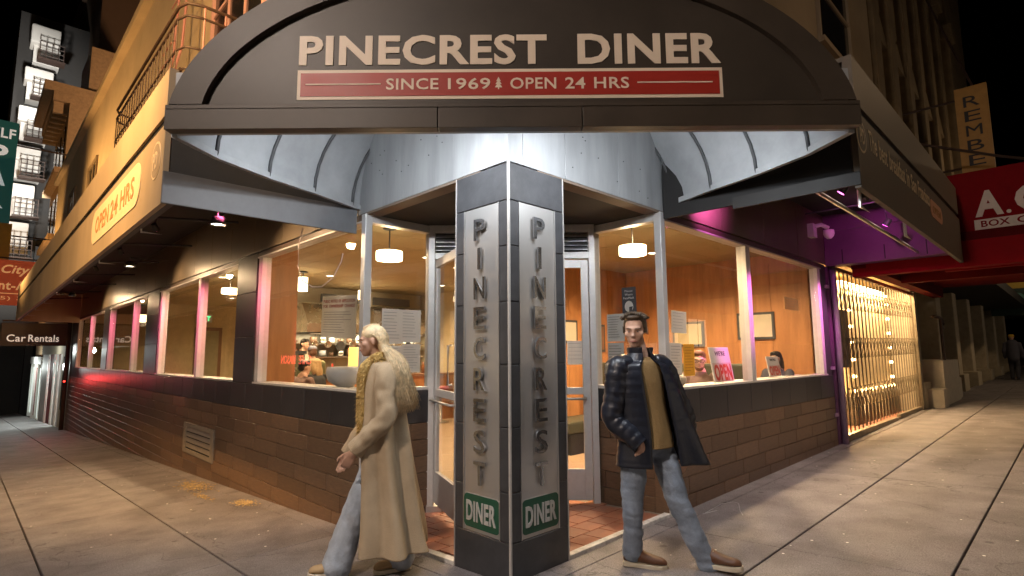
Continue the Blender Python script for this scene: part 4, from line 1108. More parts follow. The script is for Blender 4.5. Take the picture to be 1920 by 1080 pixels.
# gate
M_GATE = mat('gate_steel', (0.20, 0.165, 0.115), 0.45, metal=0.5, var=0.3)
G0, G1 = 7.12, 12.9
gate = thing('folding_gate', (10, -0.03, gz(10, 0)), 'closed folding lattice gate across the glowing theatre entrance', 'gate')
nb = 50
gb = MB().tube([(0, 0, 0), (0, 0, 2.55)], 0.010, 6)
gme = bpy.data.meshes.new('gate_bar'); gme.from_pydata(gb.v, [], gb.f); gme.materials.append(M_GATE)
for q in range(nb):
    x = G0 + 0.05 + (G1 - G0 - 0.1) * q / (nb - 1)
    piece('gate_bar', gme, gate, (x, -0.03 + (0.012 if q % 2 else -0.012), gz(x, 0) + 0.12))
stp = (G1 - G0 - 0.1) / (nb - 1)
for row, z in enumerate((0.35, 1.15, 1.95)):
    for q in range(0, nb - 2):
        x = G0 + 0.05 + stp * q
        zz = z + gz(x, 0) + 0.12
        MB().tube([(x, -0.05, zz), (x + 2 * stp, -0.05, zz + 0.34)], 0.006, 4).build('lattice_strap', M_GATE, gate)
        if q % 2 == 0: MB().tube([(x, -0.062, zz + 0.34), (x + 2 * stp, -0.062, zz)], 0.006, 4).build('lattice_strap', M_GATE, gate)
B('bottom_track', M_GATE, gate, G0, 10.6, -0.06, 0.0, 0.10, 0.19); B('bottom_track', M_GATE, gate, 10.7, G1, -0.06, 0.0, 0.15, 0.23)
B('top_track', M_GATE, gate, G0, G1, -0.06, 0.0, 2.76, 2.82)
B('end_post', M_GATE, gate, G1, G1 + 0.16, -0.09, 0.05, 0.1, 2.82); B('end_post', M_GATE, gate, G0 - 0.05, G0 + 0.02, -0.06, 0.0, 0.08, 2.82)
# glowing vestibule behind the gate
vb = thing('theatre_vestibule', (10, 2, 0.1), 'cream theatre vestibule lit by rows of warm bulbs behind the gate', 'entrance')
M_CRW = mat('cream_wall', (0.62, 0.50, 0.30), 0.7, var=0.1)
B('back_wall', M_CRW, vb, 7.1, 15, 2.6, 2.8, -0.1, 3.2); B('side_wall', M_CRW, vb, 14.8, 15.0, 0.3, 2.6, -0.1, 3.2); B('side_wall', M_CRW, vb, 6.9, 7.08, 0.2, 2.8, -0.1, 3.2)
B('vestibule_ceiling', M_CRW, vb, 7.08, 15, 0.15, 2.6, 3.0, 3.1)
B('vestibule_floor', M_QUARRY, vb, 7.08, 13, 0.0, 2.6, -0.1, 0.10)
B('show_case', mat('case_dark', (0.06, 0.045, 0.03), 0.5), vb, 9.3, 12.8, 0.35, 2.5, 0.10, 0.62); B('case_glow', M_CRW, vb, 9.4, 12.7, 0.45, 2.5, 0.62, 2.85)
B('show_case', MATS['case_dark'], vb, 7.12, 8.0, 0.3, 2.4, 0.10, 0.5); B('case_glow', M_CRW, vb, 7.12, 7.9, 0.45, 2.4, 0.5, 2.9)
B('poster', mat('grey_poster', (0.10, 0.09, 0.09), 0.6), vb, 7.35, 8.6, 0.18, 0.22, 1.2, 2.2)
M_BULB = emis('warm_bulb', (1.0, 0.62, 0.25), 22.0)
bulbs = []
for q in range(9): bulbs.append((9.5 + q * 0.39, 0.38, 0.72))
for q in range(5): bulbs.append((7.25 + q * 0.17, 0.36, 0.62))
for q in range(6): bulbs.append((12.6, 0.40, 0.9 + q * 0.33))
for q in range(6): bulbs.append((9.6, 0.40, 1.0 + q * 0.32))
for q in range(8): bulbs.append((9.4 + q * 0.42, 0.36, 2.72))
for q in range(4): bulbs.append((7.4 + q * 0.3, 0.36, 2.68))
bb_ = MB().sphere((0, 0, 0), 0.035, 8, 6); bme = bpy.data.meshes.new('bulb'); bme.from_pydata(bb_.v, [], bb_.f); bme.materials.append(M_BULB)
for q in bulbs: piece('bulb', bme, vb, (q[0], q[1], q[2]))
lamp('vestibule_light', 'AREA', (8.6, 0.7, 2.9), 320, (1.0, 0.68, 0.36), vb, 2.5, 0.6, target=(8.6, 1.2, 0))
lamp('vestibule_light', 'AREA', (11.3, 0.30, 2.93), 340, (1.0, 0.68, 0.36), vb, 2.6, 0.2, target=(11.3, 0.42, 0))
lamp('vestibule_light', 'POINT', (8.7, 0.35, 0.5), 40, (1.0, 0.6, 0.25), vb, 0.1)
# buildings farther along the right street
M_BEI = mat('beige_render', (0.40, 0.34, 0.24), 0.85, var=0.15)
nbld = thing('beige_building', (18, 0, 0.2), 'pale rendered building with piers and stoop beyond the theatre gate', 'building')
B('front_wall', M_BEI, nbld, 13.08, 40, 0.75, 1.2, 0, 4.2)
for x, w_ in ((13.5, 0.6), (16.8, 0.7), (19.8, 0.7), (23, 0.7), (27, 0.8), (31, 0.8), (36, 0.9)):
    p_ = B('pier', M_BEI, nbld, x - w_ / 2, x + w_ / 2, 0.02, 0.749, 0, 3.4, bevel=0.03); B('plinth', M_BEI, p_, x - w_ * 0.7, x + w_ * 0.7, -0.1, 0.748, 0, 0.75, bevel=0.02)
for x in (18.3, 21.4, 25, 29): B('shop_window', M_WIN_D, nbld, x - 1.1, x + 1.1, 0.70, 0.751, 1.0, 3.0)
B('canopy_edge', M_BLACK, nbld, 13.5, 40, -1.2, 0.749, 3.3, 3.6)
stoop = B('stoop', mat('stoop_stone', (0.42, 0.38, 0.31), 0.8), nbld, 14.0, 16.3, -0.35, 0.74, 0.1, 1.25); B('step', MATS['stoop_stone'], nbld, 16.301, 17.0, -0.3, 0.74, 0.1, 0.75); B('step', MATS['stoop_stone'], nbld, 13.4, 13.99, -0.4, 0.5, 0.1, 0.6)
hr = thing('hand_rail', (14.2, -0.3, 1.25), 'black curled iron handrail on the pale stoop', 'railing')
c = Vector((14.6, -0.30, 0))
pts = [(c.x, c.y, 1.2), (c.x, c.y, 2.3)]
MB().tube(pts, 0.035, 8).build('post', M_IRON, hr)
curl = [(13.6, -0.3, 2.28), (14.4, -0.3, 2.30), (14.8, -0.3, 2.26), (14.95, -0.3, 2.15), (14.85, -0.3, 2.04), (14.7, -0.3, 2.06)]
MB().tube(curl, 0.035, 8).build('rail', M_IRON, hr, smooth=True)
vs_ = thing('vertical_sign', (14, -1.4, 5.4), 'dark amber vertical blade sign with stacked letters on the theatre', 'sign')
B('panel', mat('amber_panel', (0.40, 0.22, 0.05), 0.5), vs_, 14.0, 14.14, -1.68, -1.08, 5.55, 7.75)
for q, chh in enumerate('REMBE'): text('lettering', chh, FR_L(13.995, -1.38, 7.25 - q * 0.36), 0.30, 0.26, M_INK, vs_, 0.01, bold=0.0)
for z in (5.8, 7.5): MB().tube([(14.07, -1.1, z), (14.07, 0.32, z)], 0.03, 6).build('bracket', M_IRON, vs_)
for k_, (a, b_) in enumerate((((11.3, -0.02, 6.1), (15.0, -3.6, 5.4)), ((13.0, -0.03, 5.2), (14.6, -2.6, 4.05)), ((17, -0.1, 13), (14.5, -1.4, 7.9)))):
    cbm = MB().tube([a, tuple((Vector(a) + Vector(b_)) / 2 - Vector((0, 0, 0.06))), b_], 0.03, 6)
    tag(cbm.build('stay_cable', M_IRON), ('upper dark stay rod slanting across the theatre wall', 'lower dark stay rod slanting down to the marquee', 'dark stay rod rising above the vertical sign')[k_], 'cable')
fs_ = thing('far_sign', (30, -1.5, 3.0), 'small dark green sign far down the right street', 'sign')
B('panel', mat('far_green', (0.02, 0.05, 0.04), 0.6), fs_, 30, 30.1, -2.6, 0.0, 3.0, 4.4)
text('lettering', 'OZ', FR_L(29.99, -1.2, 3.3), 1.3, 0.7, mat('far_green_text', (0.12, 0.3, 0.25), 0.6), fs_, 0.01, bold=0.02)
ysn = tag(MB().box(26, 26.1, -2.5, -0.6, 3.85, 4.25).build('shop_banner', mat('mustard', (0.35, 0.24, 0.03), 0.7)), 'narrow mustard banner above the far right shopfronts', 'banner')
# security camera on the right wall
sc_ = thing('security_camera', (6.3, -0.1, 3.15), 'white security camera on the purple lit wall above right windows', 'camera')
B('mount', M_WHITE, sc_, 6.15, 6.30, -0.09, -0.005, 3.16, 3.36)
MB().tube([(6.22, -0.08, 3.32), (6.28, -0.16, 3.34), (6.38, -0.22, 3.30)], 0.03, 8).build('arm', M_WHITE, sc_, smooth=True)
MB().lathe([(0.001, 0.10), (0.07, 0.10), (0.075, 0.04), (0.06, 0.0), (0.03, -0.03), (0.001, -0.035)], (6.40, -0.22, 3.17), 14).build('dome', M_WHITE, sc_, smooth=True)

# ================================================================== buildings across both streets (behind the viewer), glowing windows added as fill
M_FAR = mat('far_facade', (0.20, 0.17, 0.14), 0.85, var=0.2)
M_SHOPFILL = emis('fill_shop_window', (1.0, 0.80, 0.58), 1.7)  # window glow added to fill the space under the awnings
def across(side, a0, a1, label):
    X = -17.0
    bld = thing('shop_building', (X, 0, -0.2) if side == 'L' else (0, X, -0.2), label, 'building')
    bx = (lambda nm, M, a, b_, d0, d1, z0, z1: B(nm, M, bld, X + d0, X + d1, a, b_, z0, z1)) if side == 'L' else (lambda nm, M, a, b_, d0, d1, z0, z1: B(nm, M, bld, a, b_, X + d0, X + d1, z0, z1))
    bx('front_wall', M_FAR, a0, a1, -1.0, 0.0, -4, 16)
    a = a0 + 0.8
    while a < a1 - 3.4:
        zg = gz(X if side == 'L' else a, a if side == 'L' else X)
        bx('shop_window', M_SHOPFILL, a, a + 2.6, 0.001, 0.03, zg + 0.7, zg + 2.7)
        bx('window_frame', M_RIB, a + 1.26, a + 1.34, 0.031, 0.06, zg + 0.7, zg + 2.7)
        bx('shop_sill', M_FAR, a - 0.1, a + 2.7, 0.001, 0.12, zg + 0.5, zg + 0.69)
        for j in range(2): bx('window', M_WIN_D, a + 0.5, a + 1.9, 0.001, 0.02, zg + 5 + j * 3.4, zg + 7.2 + j * 3.4)
        a += 4.2
    return bld
acl = across('L', -6, 24, 'shop building across the left street, shopfronts glowing as added fill light')
across('R', -4, 40, 'shop building across the right street, shopfronts glowing as added fill light')
M_CAFE = emis('cafe_red', (1.0, 0.10, 0.06), 4.0)
for wd, y in (('CAFE', 41.6), ('MASON', 45.0)):
    text('cafe_lettering', wd, Matrix.Translation((-16.9, y, 0.75)) @ Matrix.Rotation(math.pi / 2, 4, 'Z'), 2.4 if wd == 'CAFE' else 3.0, 0.75, M_CAFE, acl, 0.03, bold=0.02)

# ================================================================== street lamps (outside the picture)
def street_lamp(x, y, h, e, col, label, reach=(0, 0), spot=None, tgt=None):
    s_ = thing('street_lamp', (x, y, gz(x, y)), label, 'street lamp', 'street lamps along the kerb')
    z = gz(x, y)
    MB().tube([(x, y, z), (x, y, z + h * 0.5), (x, y, z + h)], [0.09, 0.07, 0.05], 10).build('post', M_IRON, s_, smooth=True)
    hx, hy = x + reach[0], y + reach[1]
    MB().tube([(x, y, z + h), (hx, hy, z + h + 0.15)], 0.035, 8).build('arm', M_IRON, s_)
    MB().lathe([(0.03, 0.22), (0.16, 0.16), (0.20, 0.06), (0.19, 0.05), (0.02, 0.12)], (hx, hy, z + h), 16).build('lamp_head', M_IRON, s_, smooth=True)
    MB().sphere((hx, hy, z + h + 0.02), (0.13, 0.13, 0.08)).build('globe', emis('globe_' + str(len(MATS)), col, 12), s_, smooth=True)
    lamp('street_light', 'POINT' if not spot else 'SPOT', (hx, hy, z + h - 0.12), e, col, s_, 0.14, target=tgt, spot=spot)
    return s_
for a in STREET: street_lamp(*a)

# ================================================================== diner interior
M_WOODW = mat('orange_wood', (0.44, 0.20, 0.075), 0.45, var=0.22, scale=2.2, stretch=(4, 4, 0.5), bump=0.03, hue=0.05)
M_CEIL = mat('olive_ceiling_tile', (0.40, 0.32, 0.18), 0.8, var=0.1, scale=1)
M_CREAMW = mat('cream_interior', (0.55, 0.44, 0.26), 0.7)
M_FLOORI = mat('interior_floor', (0.34, 0.24, 0.15), 0.5)
M_STEELK = mat('kitchen_steel', (0.60, 0.56, 0.48), 0.25, metal=0.9, var=0.08, bump=0.12, bscale=2.0)
M_BOOTH = mat('booth_green', (0.060, 0.062, 0.040), 0.5)
M_TABLE = mat('table_top', (0.20, 0.10, 0.05), 0.4)
M_KTILE = mat('kitchen_white_tile', (0.56, 0.50, 0.38), 0.4, var=0.08)
room = struct(MB().box(0.17, 6.8, 2.07, 22.5, -0.06, 0.0).box(2.12, 6.8, 0.17, 2.069, -0.06, 0.0).build('interior_floor', M_FLOORI))
struct(MB().prism([(0.95, 2.068), (2.118, 0.95), (2.118, 2.068)], 'z', -0.06, 0.0).build('entry_floor', M_FLOORI))
ceil = struct(MB().box(0.17, 6.8, 2.07, 22.5, 3.06, 3.12).box(2.12, 6.8, 0.17, 2.069, 3.06, 3.12).build('interior_ceiling', M_JOINT))
for i in range(10):
    for j in range(33):
        x, y = 0.5 + i * 0.65, 0.5 + j * 0.67
        if y > 17 or (x < 2.3 and y < 2.4): continue
        B('ceiling_tile', M_CEIL, ceil, x - 0.32, x + 0.32, y - 0.33, y + 0.33, 3.045, 3.0595)
iw = []
def iwall(nm, M, *b_): o = struct(MB().box(*b_).build(nm, M)); return o
iwall('interior_wall', M_CREAMW, 6.0, 6.2, 4.2, 22.5, 0.0, 3.06)
iwall('interior_wall', M_CREAMW, 0.17, 6.0, 22.3, 22.5, -0.0, 3.06)
ww = iwall('wood_wall', M_WOODW, 6.6, 6.8, 0.17, 4.2, 0.0, 3.06)
for q in range(7): B('wood_panel', M_WOODW, ww, 6.585, 6.599, 0.18 + q * 0.57, 0.745 + q * 0.57, 0.02, 2.9)
ww2 = iwall('wood_wall', M_WOODW, 3.6, 6.59, 3.5, 3.7, 0.0, 3.06)
for q in range(5): B('wood_panel', M_WOODW, ww2, 3.61 + q * 0.59, 4.195 + q * 0.59, 3.485, 3.499, 0.02, 2.9)
pr = tag(MB().box(0.20, ony((556, 600), 5.05).x, 5.05, 5.15, 0.0, 3.04).build('wood_partition', M_WOODW), 'tall orange wood partition just inside the first left window', 'partition')
# kitchen block: tiled wall facing the street corner, hood, shelves of crockery, counter
kw = iwall('kitchen_wall', M_KTILE, 1.75, 5.95, 9.6, 9.75, 0.0, 3.04)
for i in range(14):
    for j in range(6): B('wall_tile', M_KTILE, kw, 1.76 + i * 0.3, 2.054 + i * 0.3, 9.588, 9.599, 0.92 + j * 0.17, 1.086 + j * 0.17)
kit = thing('kitchen_hood', (4.2, 9.2, 1.95), 'long stainless steel kitchen hood over the cooking line', 'kitchen hood')
MB().prism([(8.75, 1.98), (9.585, 1.98), (9.585, 2.62), (9.1, 2.62), (8.75, 2.16)], 'x', 2.5, 5.8).build('hood', M_STEELK, kit)
B('hood_lip', M_STEELK, kit, 2.46, 5.84, 8.70, 8.749, 1.97, 2.15)
for q in range(5): B('hood_filter', M_RIB, kit, 2.65 + q * 0.62, 3.2 + q * 0.62, 8.85, 9.5, 1.962, 1.979)
for q in range(2): B('vent_box', M_RIB, kit, 2.9 + q * 1.3, 3.9 + q * 1.3, 8.98, 9.06, 2.66, 2.84)
for n_, z in enumerate((1.42, 1.72)):
    sh = thing('kitchen_shelf', (4, 9.4, z), ('lower' if n_ == 0 else 'upper') + ' steel kitchen shelf with stacked white crockery', 'shelf')
    B('shelf_board', M_STEELK, sh, 1.9, 5.8, 9.25, 9.586, z, z + 0.025)
    for q in range(17):
        hh = random.uniform(0.06, 0.2); rr_ = random.uniform(0.05, 0.09)
        MB().lathe([(rr_ * 0.6, 0), (rr_, 0.03), (rr_, hh), (0.001, hh)], (2.05 + q * 0.22, 9.42, z + 0.026), 10).build('crockery', random.choice((M_WHITE, M_STEELK, M_TABLE)), sh, smooth=True)
ct = thing('serving_counter', (3.6, 7.9, 0), 'long serving counter with wood front inside the diner', 'counter')
B('counter_front', M_WOODW, ct, 1.6, 5.6, 7.7, 8.25, 0.0, 1.0); B('counter_top', M_TABLE, ct, 1.5, 5.7, 7.62, 8.3, 1.0, 1.05)
for q in range(12):
    x = 1.8 + q * 0.31
    if q % 4 == 1: B('napkin_box', M_STEELK, ct, x - 0.08, x + 0.08, 7.85, 8.0, 1.051, 1.25)
    else: MB().lathe([(0.04, 0), (0.045, 0.14 + 0.03 * (q % 3)), (0.018, 0.20), (0.018, 0.25)], (x, 7.95 + 0.1 * (q % 2), 1.051), 10).build('bottle', random.choice((mat('amber_bottle', (0.2, 0.07, 0.02), 0.2), mat('red_bottle', (0.4, 0.03, 0.02), 0.3), M_WHITE)), ct, smooth=True)
st2 = thing('coffee_station', (2.0, 8.0, 1.05), 'steel coffee machine on the end of the serving counter', 'coffee machine')
B('machine_body', M_STEELK, st2, 1.62, 2.02, 7.75, 8.15, 1.051, 1.50, bevel=0.02); B('machine_top', M_RIB, st2, 1.60, 2.04, 7.73, 8.17, 1.501, 1.56); B('drip_tray', M_RIB, st2, 1.66, 1.98, 7.66, 7.749, 1.051, 1.08)
fr_ = thing('steel_fridge', (5.6, 6.2, 0), 'tall brushed steel refrigerator seen through the entrance door', 'refrigerator')
B('fridge_body', M_STEELK, fr_, 5.3, 5.98, 5.2, 7.2, 0.0, 2.2, bevel=0.02)
for y in (5.22, 6.21): B('fridge_door', M_STEELK, fr_, 5.27, 5.299, y, y + 0.97, 0.1, 2.15, bevel=0.006); B('fridge_handle', M_ALU, fr_, 5.23, 5.268, y + 0.8, y + 0.84, 0.9, 1.5)
ORD_S = ('first', 'second', 'third', 'fourth', 'fifth')
for q in range(5):
    x = 2.0 + q * 0.72
    st_ = thing('bar_stool', (x, 7.25, 0), f'{ORD_S[q]} red topped bar stool from the window end of the serving counter', 'stool', 'bar stools along the counter')
    MB().lathe([(0.001, 0.70), (0.17, 0.70), (0.19, 0.74), (0.17, 0.78), (0.001, 0.785)], (x, 7.25, 0), 14).build('seat', mat('stool_red', (0.3, 0.03, 0.02), 0.4), st_, smooth=True)
    MB().lathe([(0.2, 0.0), (0.19, 0.03), (0.035, 0.05), (0.035, 0.70)], (x, 7.25, 0), 12).build('pedestal', M_STEELK, st_, smooth=True)
def table(x, y, label):
    t_ = thing('dining_table', (x, y, 0), label, 'table')
    B('table_top', M_TABLE, t_, x - 0.35, x + 0.35, y - 0.45, y + 0.45, 0.73, 0.765, bevel=0.008)
    MB().lathe([(0.25, 0), (0.24, 0.03), (0.04, 0.05), (0.04, 0.73)], (x, y, 0), 12).build('pedestal', M_RIB, t_, smooth=True)
    return t_
table(3.05, 0.75, 'dining table at the right window beside the bearded diner')
table(5.3, 0.95, 'dining table at the right window by the dark haired diner')
table(1.0, 8.6, 'dining table behind the first left window'); table(1.0, 11.0, 'dining table behind the second left window'); table(2.6, 5.6, 'dining table in the middle of the left dining room')
def booth(x0, x1, y0, y1, label, axis='x'):
    b_ = thing('booth_seat', ((x0 + x1) / 2, (y0 + y1) / 2, 0), label, 'booth')
    B('booth_back', M_BOOTH, b_, x1 - 0.14, x1, y0, y1, 0.0, 1.32, bevel=0.03)
    B('booth_cushion', M_BOOTH, b_, x0, x1 - 0.141, y0, y1, 0.30, 0.47, bevel=0.03)
    B('booth_base', M_BLACK, b_, x0 + 0.06, x1 - 0.15, y0 + 0.02, y1 - 0.02, 0.0, 0.299)
booth(4.25, 4.9, 0.45, 2.3, 'dark green booth seat behind the bearded diner')
booth(3.7, 5.2, 2.6, 3.2, 'dark green booth seat along the orange wood wall')
# pendant drum lamps
M_DRUM = emis('drum_shade', (1.0, 0.82, 0.52), 7.0)
M_DRUMR = emis('red_shade', (1.0, 0.35, 0.12), 3.0)
def pendant(p, x=None, y=None, r=0.16, h=0.11, label='', M=M_DRUM, e=60):
    c = onx(p, x) if x is not None else ony(p, y)
    pd = thing('pendant_lamp', c, label, 'lamp', 'pendant lamps in the diner')
    MB().lathe([(0.001, -h / 2), (r, -h / 2), (r * 1.02, 0), (r, h / 2), (0.001, h / 2)], c, 24).build('shade', M, pd, smooth=False)
    MB().tube([(c.x, c.y, c.z + h / 2), (c.x, c.y, 3.05)], 0.008, 6).build('cord', M_RIB, pd)
    MB().lathe([(0.001, 0.03), (0.09, 0.0), (0.05, -0.015)], (c.x, c.y, 3.03), 12).build('ceiling_rose', M_RIB, pd, smooth=True)
    lamp('pendant_light', 'POINT', (c.x, c.y, c.z - h / 2 - 0.05), e, WARM, pd, 0.1)
pendant((730, 480), y=3.2, label='drum pendant lamp seen beside the entrance, left of the pillar')
pendant((1186, 470), x=3.0, label='drum pendant lamp seen beside the entrance, right of the pillar')
pendant((432, 546), y=9.0, label='drum pendant lamp behind the second left window')
pendant((268, 597), y=17.0, r=0.2, h=0.2, label='drum pendant lamp behind the third left window', e=40)
pendant((568, 533), y=7.4, r=0.085, h=0.26, label='tall red topped cylinder lamp behind the first left window', e=30)
pendant((563, 610), y=12.0, r=0.1, h=0.25, label='small cylinder lamp deep in the left dining room', e=30)
pendant((681, 553), y=8.5, r=0.11, h=0.2, label='round glowing lamp beside the posted notice in the left window', e=30)
# recessed ceiling cans
ORD = ('first', 'second', 'third', 'fourth', 'fifth', 'sixth', 'seventh')
CAN_SEEN = {}
def CAN_LABEL(x, y):
    row = 'right dining room' if y < 3 else ('window row' if x < 1.5 else 'middle row' if x < 3 else 'kitchen row')
    k_ = CAN_SEEN[row] = CAN_SEEN.get(row, 0) + 1
    return f'{ORD[k_ - 1]} recessed ceiling light from the entrance in the {row}'
for i, (x, y) in enumerate(((2.6, 4.6), (4.6, 5.2), (2.4, 7.6), (5.0, 7.4), (2.4, 10.4), (5.0, 9.8), (2.4, 13.4), (5.0, 12.2), (2.4, 16.4), (2.4, 19.6), (3.1, 0.72), (5.0, 1.9), (5.1, 0.72), (3.2, 2.6), (0.9, 6.2), (0.9, 9.2))):
    cn = thing('ceiling_can', (x, y, 3.03), CAN_LABEL(x, y), 'ceiling light', 'recessed ceiling lights in the diner')
    MB().lathe([(0.001, 0.010), (0.075, 0.010), (0.075, 0.014), (0.001, 0.014)], (x, y, 3.03), 14).build('lens', emis('can_lens', (1.0, 0.85, 0.6), 16.0), cn)
    MB().lathe([(0.075, 0.012), (0.078, 0.002), (0.10, 0.004), (0.10, 0.014)], (x, y, 3.03), 14).build('trim', M_ALU_W, cn, smooth=True)
    lamp('can_light', 'SPOT', (x, y, 3.02), CAN_W, WARM, cn, 0.07, target=(x, y, 0), spot=150, blend=0.6)
lamp('hood_light', 'AREA', (4.1, 9.15, 1.95), 70, (1.0, 0.86, 0.62), kit, 3.0, 0.4, target=(4.1, 9.2, 0))
es_ = thing('exit_sign', (2.6, 20, 2.3), 'small green lit exit sign deep inside the left dining room', 'sign')
c = ony((383, 597), 16.0)
B('sign_box', M_WHITE, es_, c.x - 0.22, c.x + 0.22, 16.0, 16.05, c.z - 0.12, c.z + 0.12)
text('lettering', 'EXIT', FR_R(c.x, 15.998, c.z - 0.07), 0.34, 0.14, emis('exit_green', (0.1, 1.0, 0.35), 3.0), es_, 0.004, bold=0.02)
TRUE[es_.name] = Vector((2.6, 20, 2.3))
dr = thing('inner_door', (3.0, 16.2, 0), 'wood framed inner doorway at the back of the left dining room', 'door')
a, b_ = ony((372, 620), 16.2), ony((405, 700), 16.2)
B('wall_panel', M_CREAMW, dr, 1.0, 5.9, 16.2, 16.3, 0.0, 3.04)
B('door_frame', M_TABLE, dr, a.x - 0.1, b_.x + 0.1, 16.15, 16.199, 0.0, a.z + 0.1); B('door_panel', mat('door_olive', (0.30, 0.27, 0.16), 0.6), dr, a.x, b_.x, 16.12, 16.149, 0.0, a.z)

# clutter: framed pictures, condiments, hanging pans
for q, (x, z, w_, h_) in enumerate(((4.0, 1.75, 0.42, 0.55), (4.75, 1.85, 0.5, 0.4), (5.6, 1.75, 0.4, 0.5))):
    pf = thing('framed_picture', (x, 3.47, z), ('portrait picture in a dark frame', 'wide picture in a dark frame', 'small picture in a dark frame')[q] + ' on the orange wood wall', 'picture')
    B('frame', M_RIB, pf, x - w_ / 2, x + w_ / 2, 3.455, 3.484, z - h_ / 2, z + h_ / 2); B('print', (M_CREAMW, M_KTILE, M_TABLE)[q], pf, x - w_ / 2 + 0.04, x + w_ / 2 - 0.04, 3.450, 3.4545, z - h_ / 2 + 0.04, z + h_ / 2 - 0.04)
for q, (y, z) in enumerate(((1.0, 1.9), (2.2, 1.8))):
    pf = thing('framed_picture', (6.57, y, z), ('first', 'second')[q] + ' framed picture on the end wall of the right dining room', 'picture')
    B('frame', M_RIB, pf, 6.555, 6.584, y - 0.3, y + 0.3, z - 0.22, z + 0.22); B('print', (M_KTILE, M_CREAMW)[q], pf, 6.550, 6.5545, y - 0.26, y + 0.26, z - 0.18, z + 0.18)
hgr = thing('pan_rack', (3.6, 8.72, 1.9), 'rack of hanging steel pans in front of the kitchen hood', 'pan rack')
MB().tube([(2.5, 8.66, 1.93), (5.8, 8.66, 1.93)], 0.012, 6).build('rack_bar', M_ALU, hgr)
for q in range(11):
    x = 2.62 + q * 0.29; r_ = random.uniform(0.06, 0.11)
    MB().tube([(x, 8.66, 1.92), (x, 8.66, 1.78)], 0.007, 5).build('pan_handle', M_RIB, hgr)
    MB(Matrix.Translation((x, 8.66, 1.78 - r_)) @ Matrix.Rotation(math.pi / 2, 4, 'X')).lathe([(0.001, 0), (r_, 0), (r_ * 1.05, 0.03), (r_ * 0.95, 0.03), (0.001, 0.01)], (0, 0, 0), 14).build('pan', random.choice((M_STEELK, M_RIB)), hgr, smooth=True)
for q, (x, y) in enumerate(((3.05, 0.75), (5.3, 0.95), (1.0, 8.6), (2.6, 5.6))):
    cd = thing('condiment_set', (x, y, 0.766), ('condiments on the table by the bearded diner', 'condiments on the table by the dark haired diner', 'condiments on the table deep behind the left windows', 'condiments on the middle table of the left dining room')[q], 'condiments')
    for k, (dx, M_, h_) in enumerate(((-0.09, mat('ketchup_red', (0.45, 0.02, 0.01), 0.3), 0.2), (0.0, mat('mustard_yellow', (0.6, 0.35, 0.02), 0.3), 0.18), (0.09, M_WHITE, 0.1))):
        MB().lathe([(0.03, 0), (0.034, h_ * 0.6), (0.015, h_ * 0.8), (0.012, h_)], (x + dx, y + 0.1, 0.766), 10).build('bottle', M_, cd, smooth=True)
    B('napkin_box', M_STEELK, cd, x - 0.06, x + 0.06, y - 0.12, y - 0.02, 0.766, 0.90)

# ================================================================== things in the windows
def px_sheet(name, p0, p1, plane, off, M, label, **kw):
    """Sheet whose top-left pixel is p0 and bottom-right p1, on the plane x=off ('L') or y=off ('R')."""
    a, b_ = (onx(p0, off), onx(p1, off)) if plane == 'L' else (ony(p0, off), ony(p1, off))
    if plane == 'L': fr = FR_L(off, (a.y + b_.y) / 2, min(a.z, b_.z)); w = abs(a.y - b_.y)
    else: fr = FR_R((a.x + b_.x) / 2, off, min(a.z, b_.z)); w = abs(a.x - b_.x)
    return sheet(name, fr, w, abs(a.z - b_.z), M, label, **kw), fr, w, abs(a.z - b_.z)
o, fr, w, h = px_sheet('posted_notice', (604, 560), (667, 632), 'L', 0.070, M_PAPER, 'large public notice poster taped inside the first left window', lines=9, head=0.28, tilt_=0.05)
fr2 = fr @ Matrix.Rotation(0.05, 4, 'Y')
for q, wds in enumerate((('PUBLIC', 'NOTICE', 'OF', 'APPLICATION'), ('FOR', 'OWNERSHIP', 'CHANGE'))):
    tot = sum(len(x) for x in wds) + len(wds) - 1; xx = -w * 0.45
    for wd in wds:
        ww_ = w * 0.9 * len(wd) / tot
        text('notice_lettering', wd, fr2 @ Matrix.Translation((xx + ww_ / 2, -0.0075, h * (0.84 - 0.12 * q))), ww_, h * 0.075, mat('red_ink', (0.30, 0.02, 0.02), 0.7), o, 0.001, bold=0.01)
        xx += ww_ + w * 0.9 / tot
for k_, (p0, p1, lab) in enumerate((((716, 578), (752, 645), 'white menu sheet on the pane left of the pillar, upper left of four'), ((752, 580), (788, 642), 'grey menu sheet on the pane left of the pillar, upper right of four'), ((720, 648), (752, 697), 'white menu sheet on the pane left of the pillar, lower left of four'), ((753, 645), (787, 698), 'grey menu sheet on the pane left of the pillar, lower right of four'))):
    px_sheet('menu_sheet', p0, p1, 'R', YP + 0.040, M_PAPER, lab, lines=9, cat='menu')
for p0, p1, lab, ln in (((1257, 582), (1287, 625), 'white receipt like notice high on the right window', 6), ((1254, 643), (1279, 703), 'pale printed sheet beside the yellow one on the right window', 9)):
    px_sheet('posted_notice', p0, p1, 'R', 0.046, M_PAPER, lab, lines=ln, tilt_=0.02)
px_sheet('posted_notice', (1280, 645), (1303, 704), 'R', 0.046, papery(mat('yellow_paper', (0.72, 0.46, 0.06), 0.8)), 'bright yellow printed sheet on the right window', lines=9, ink=mat('brown_ink', (0.3, 0.17, 0.03), 0.8))
px_sheet('posted_notice', (1470, 556), (1497, 583), 'R', 0.046, papery(mat('faded_paper', (0.55, 0.36, 0.2), 0.8)), 'small faded sheet high on the far right window', lines=4)
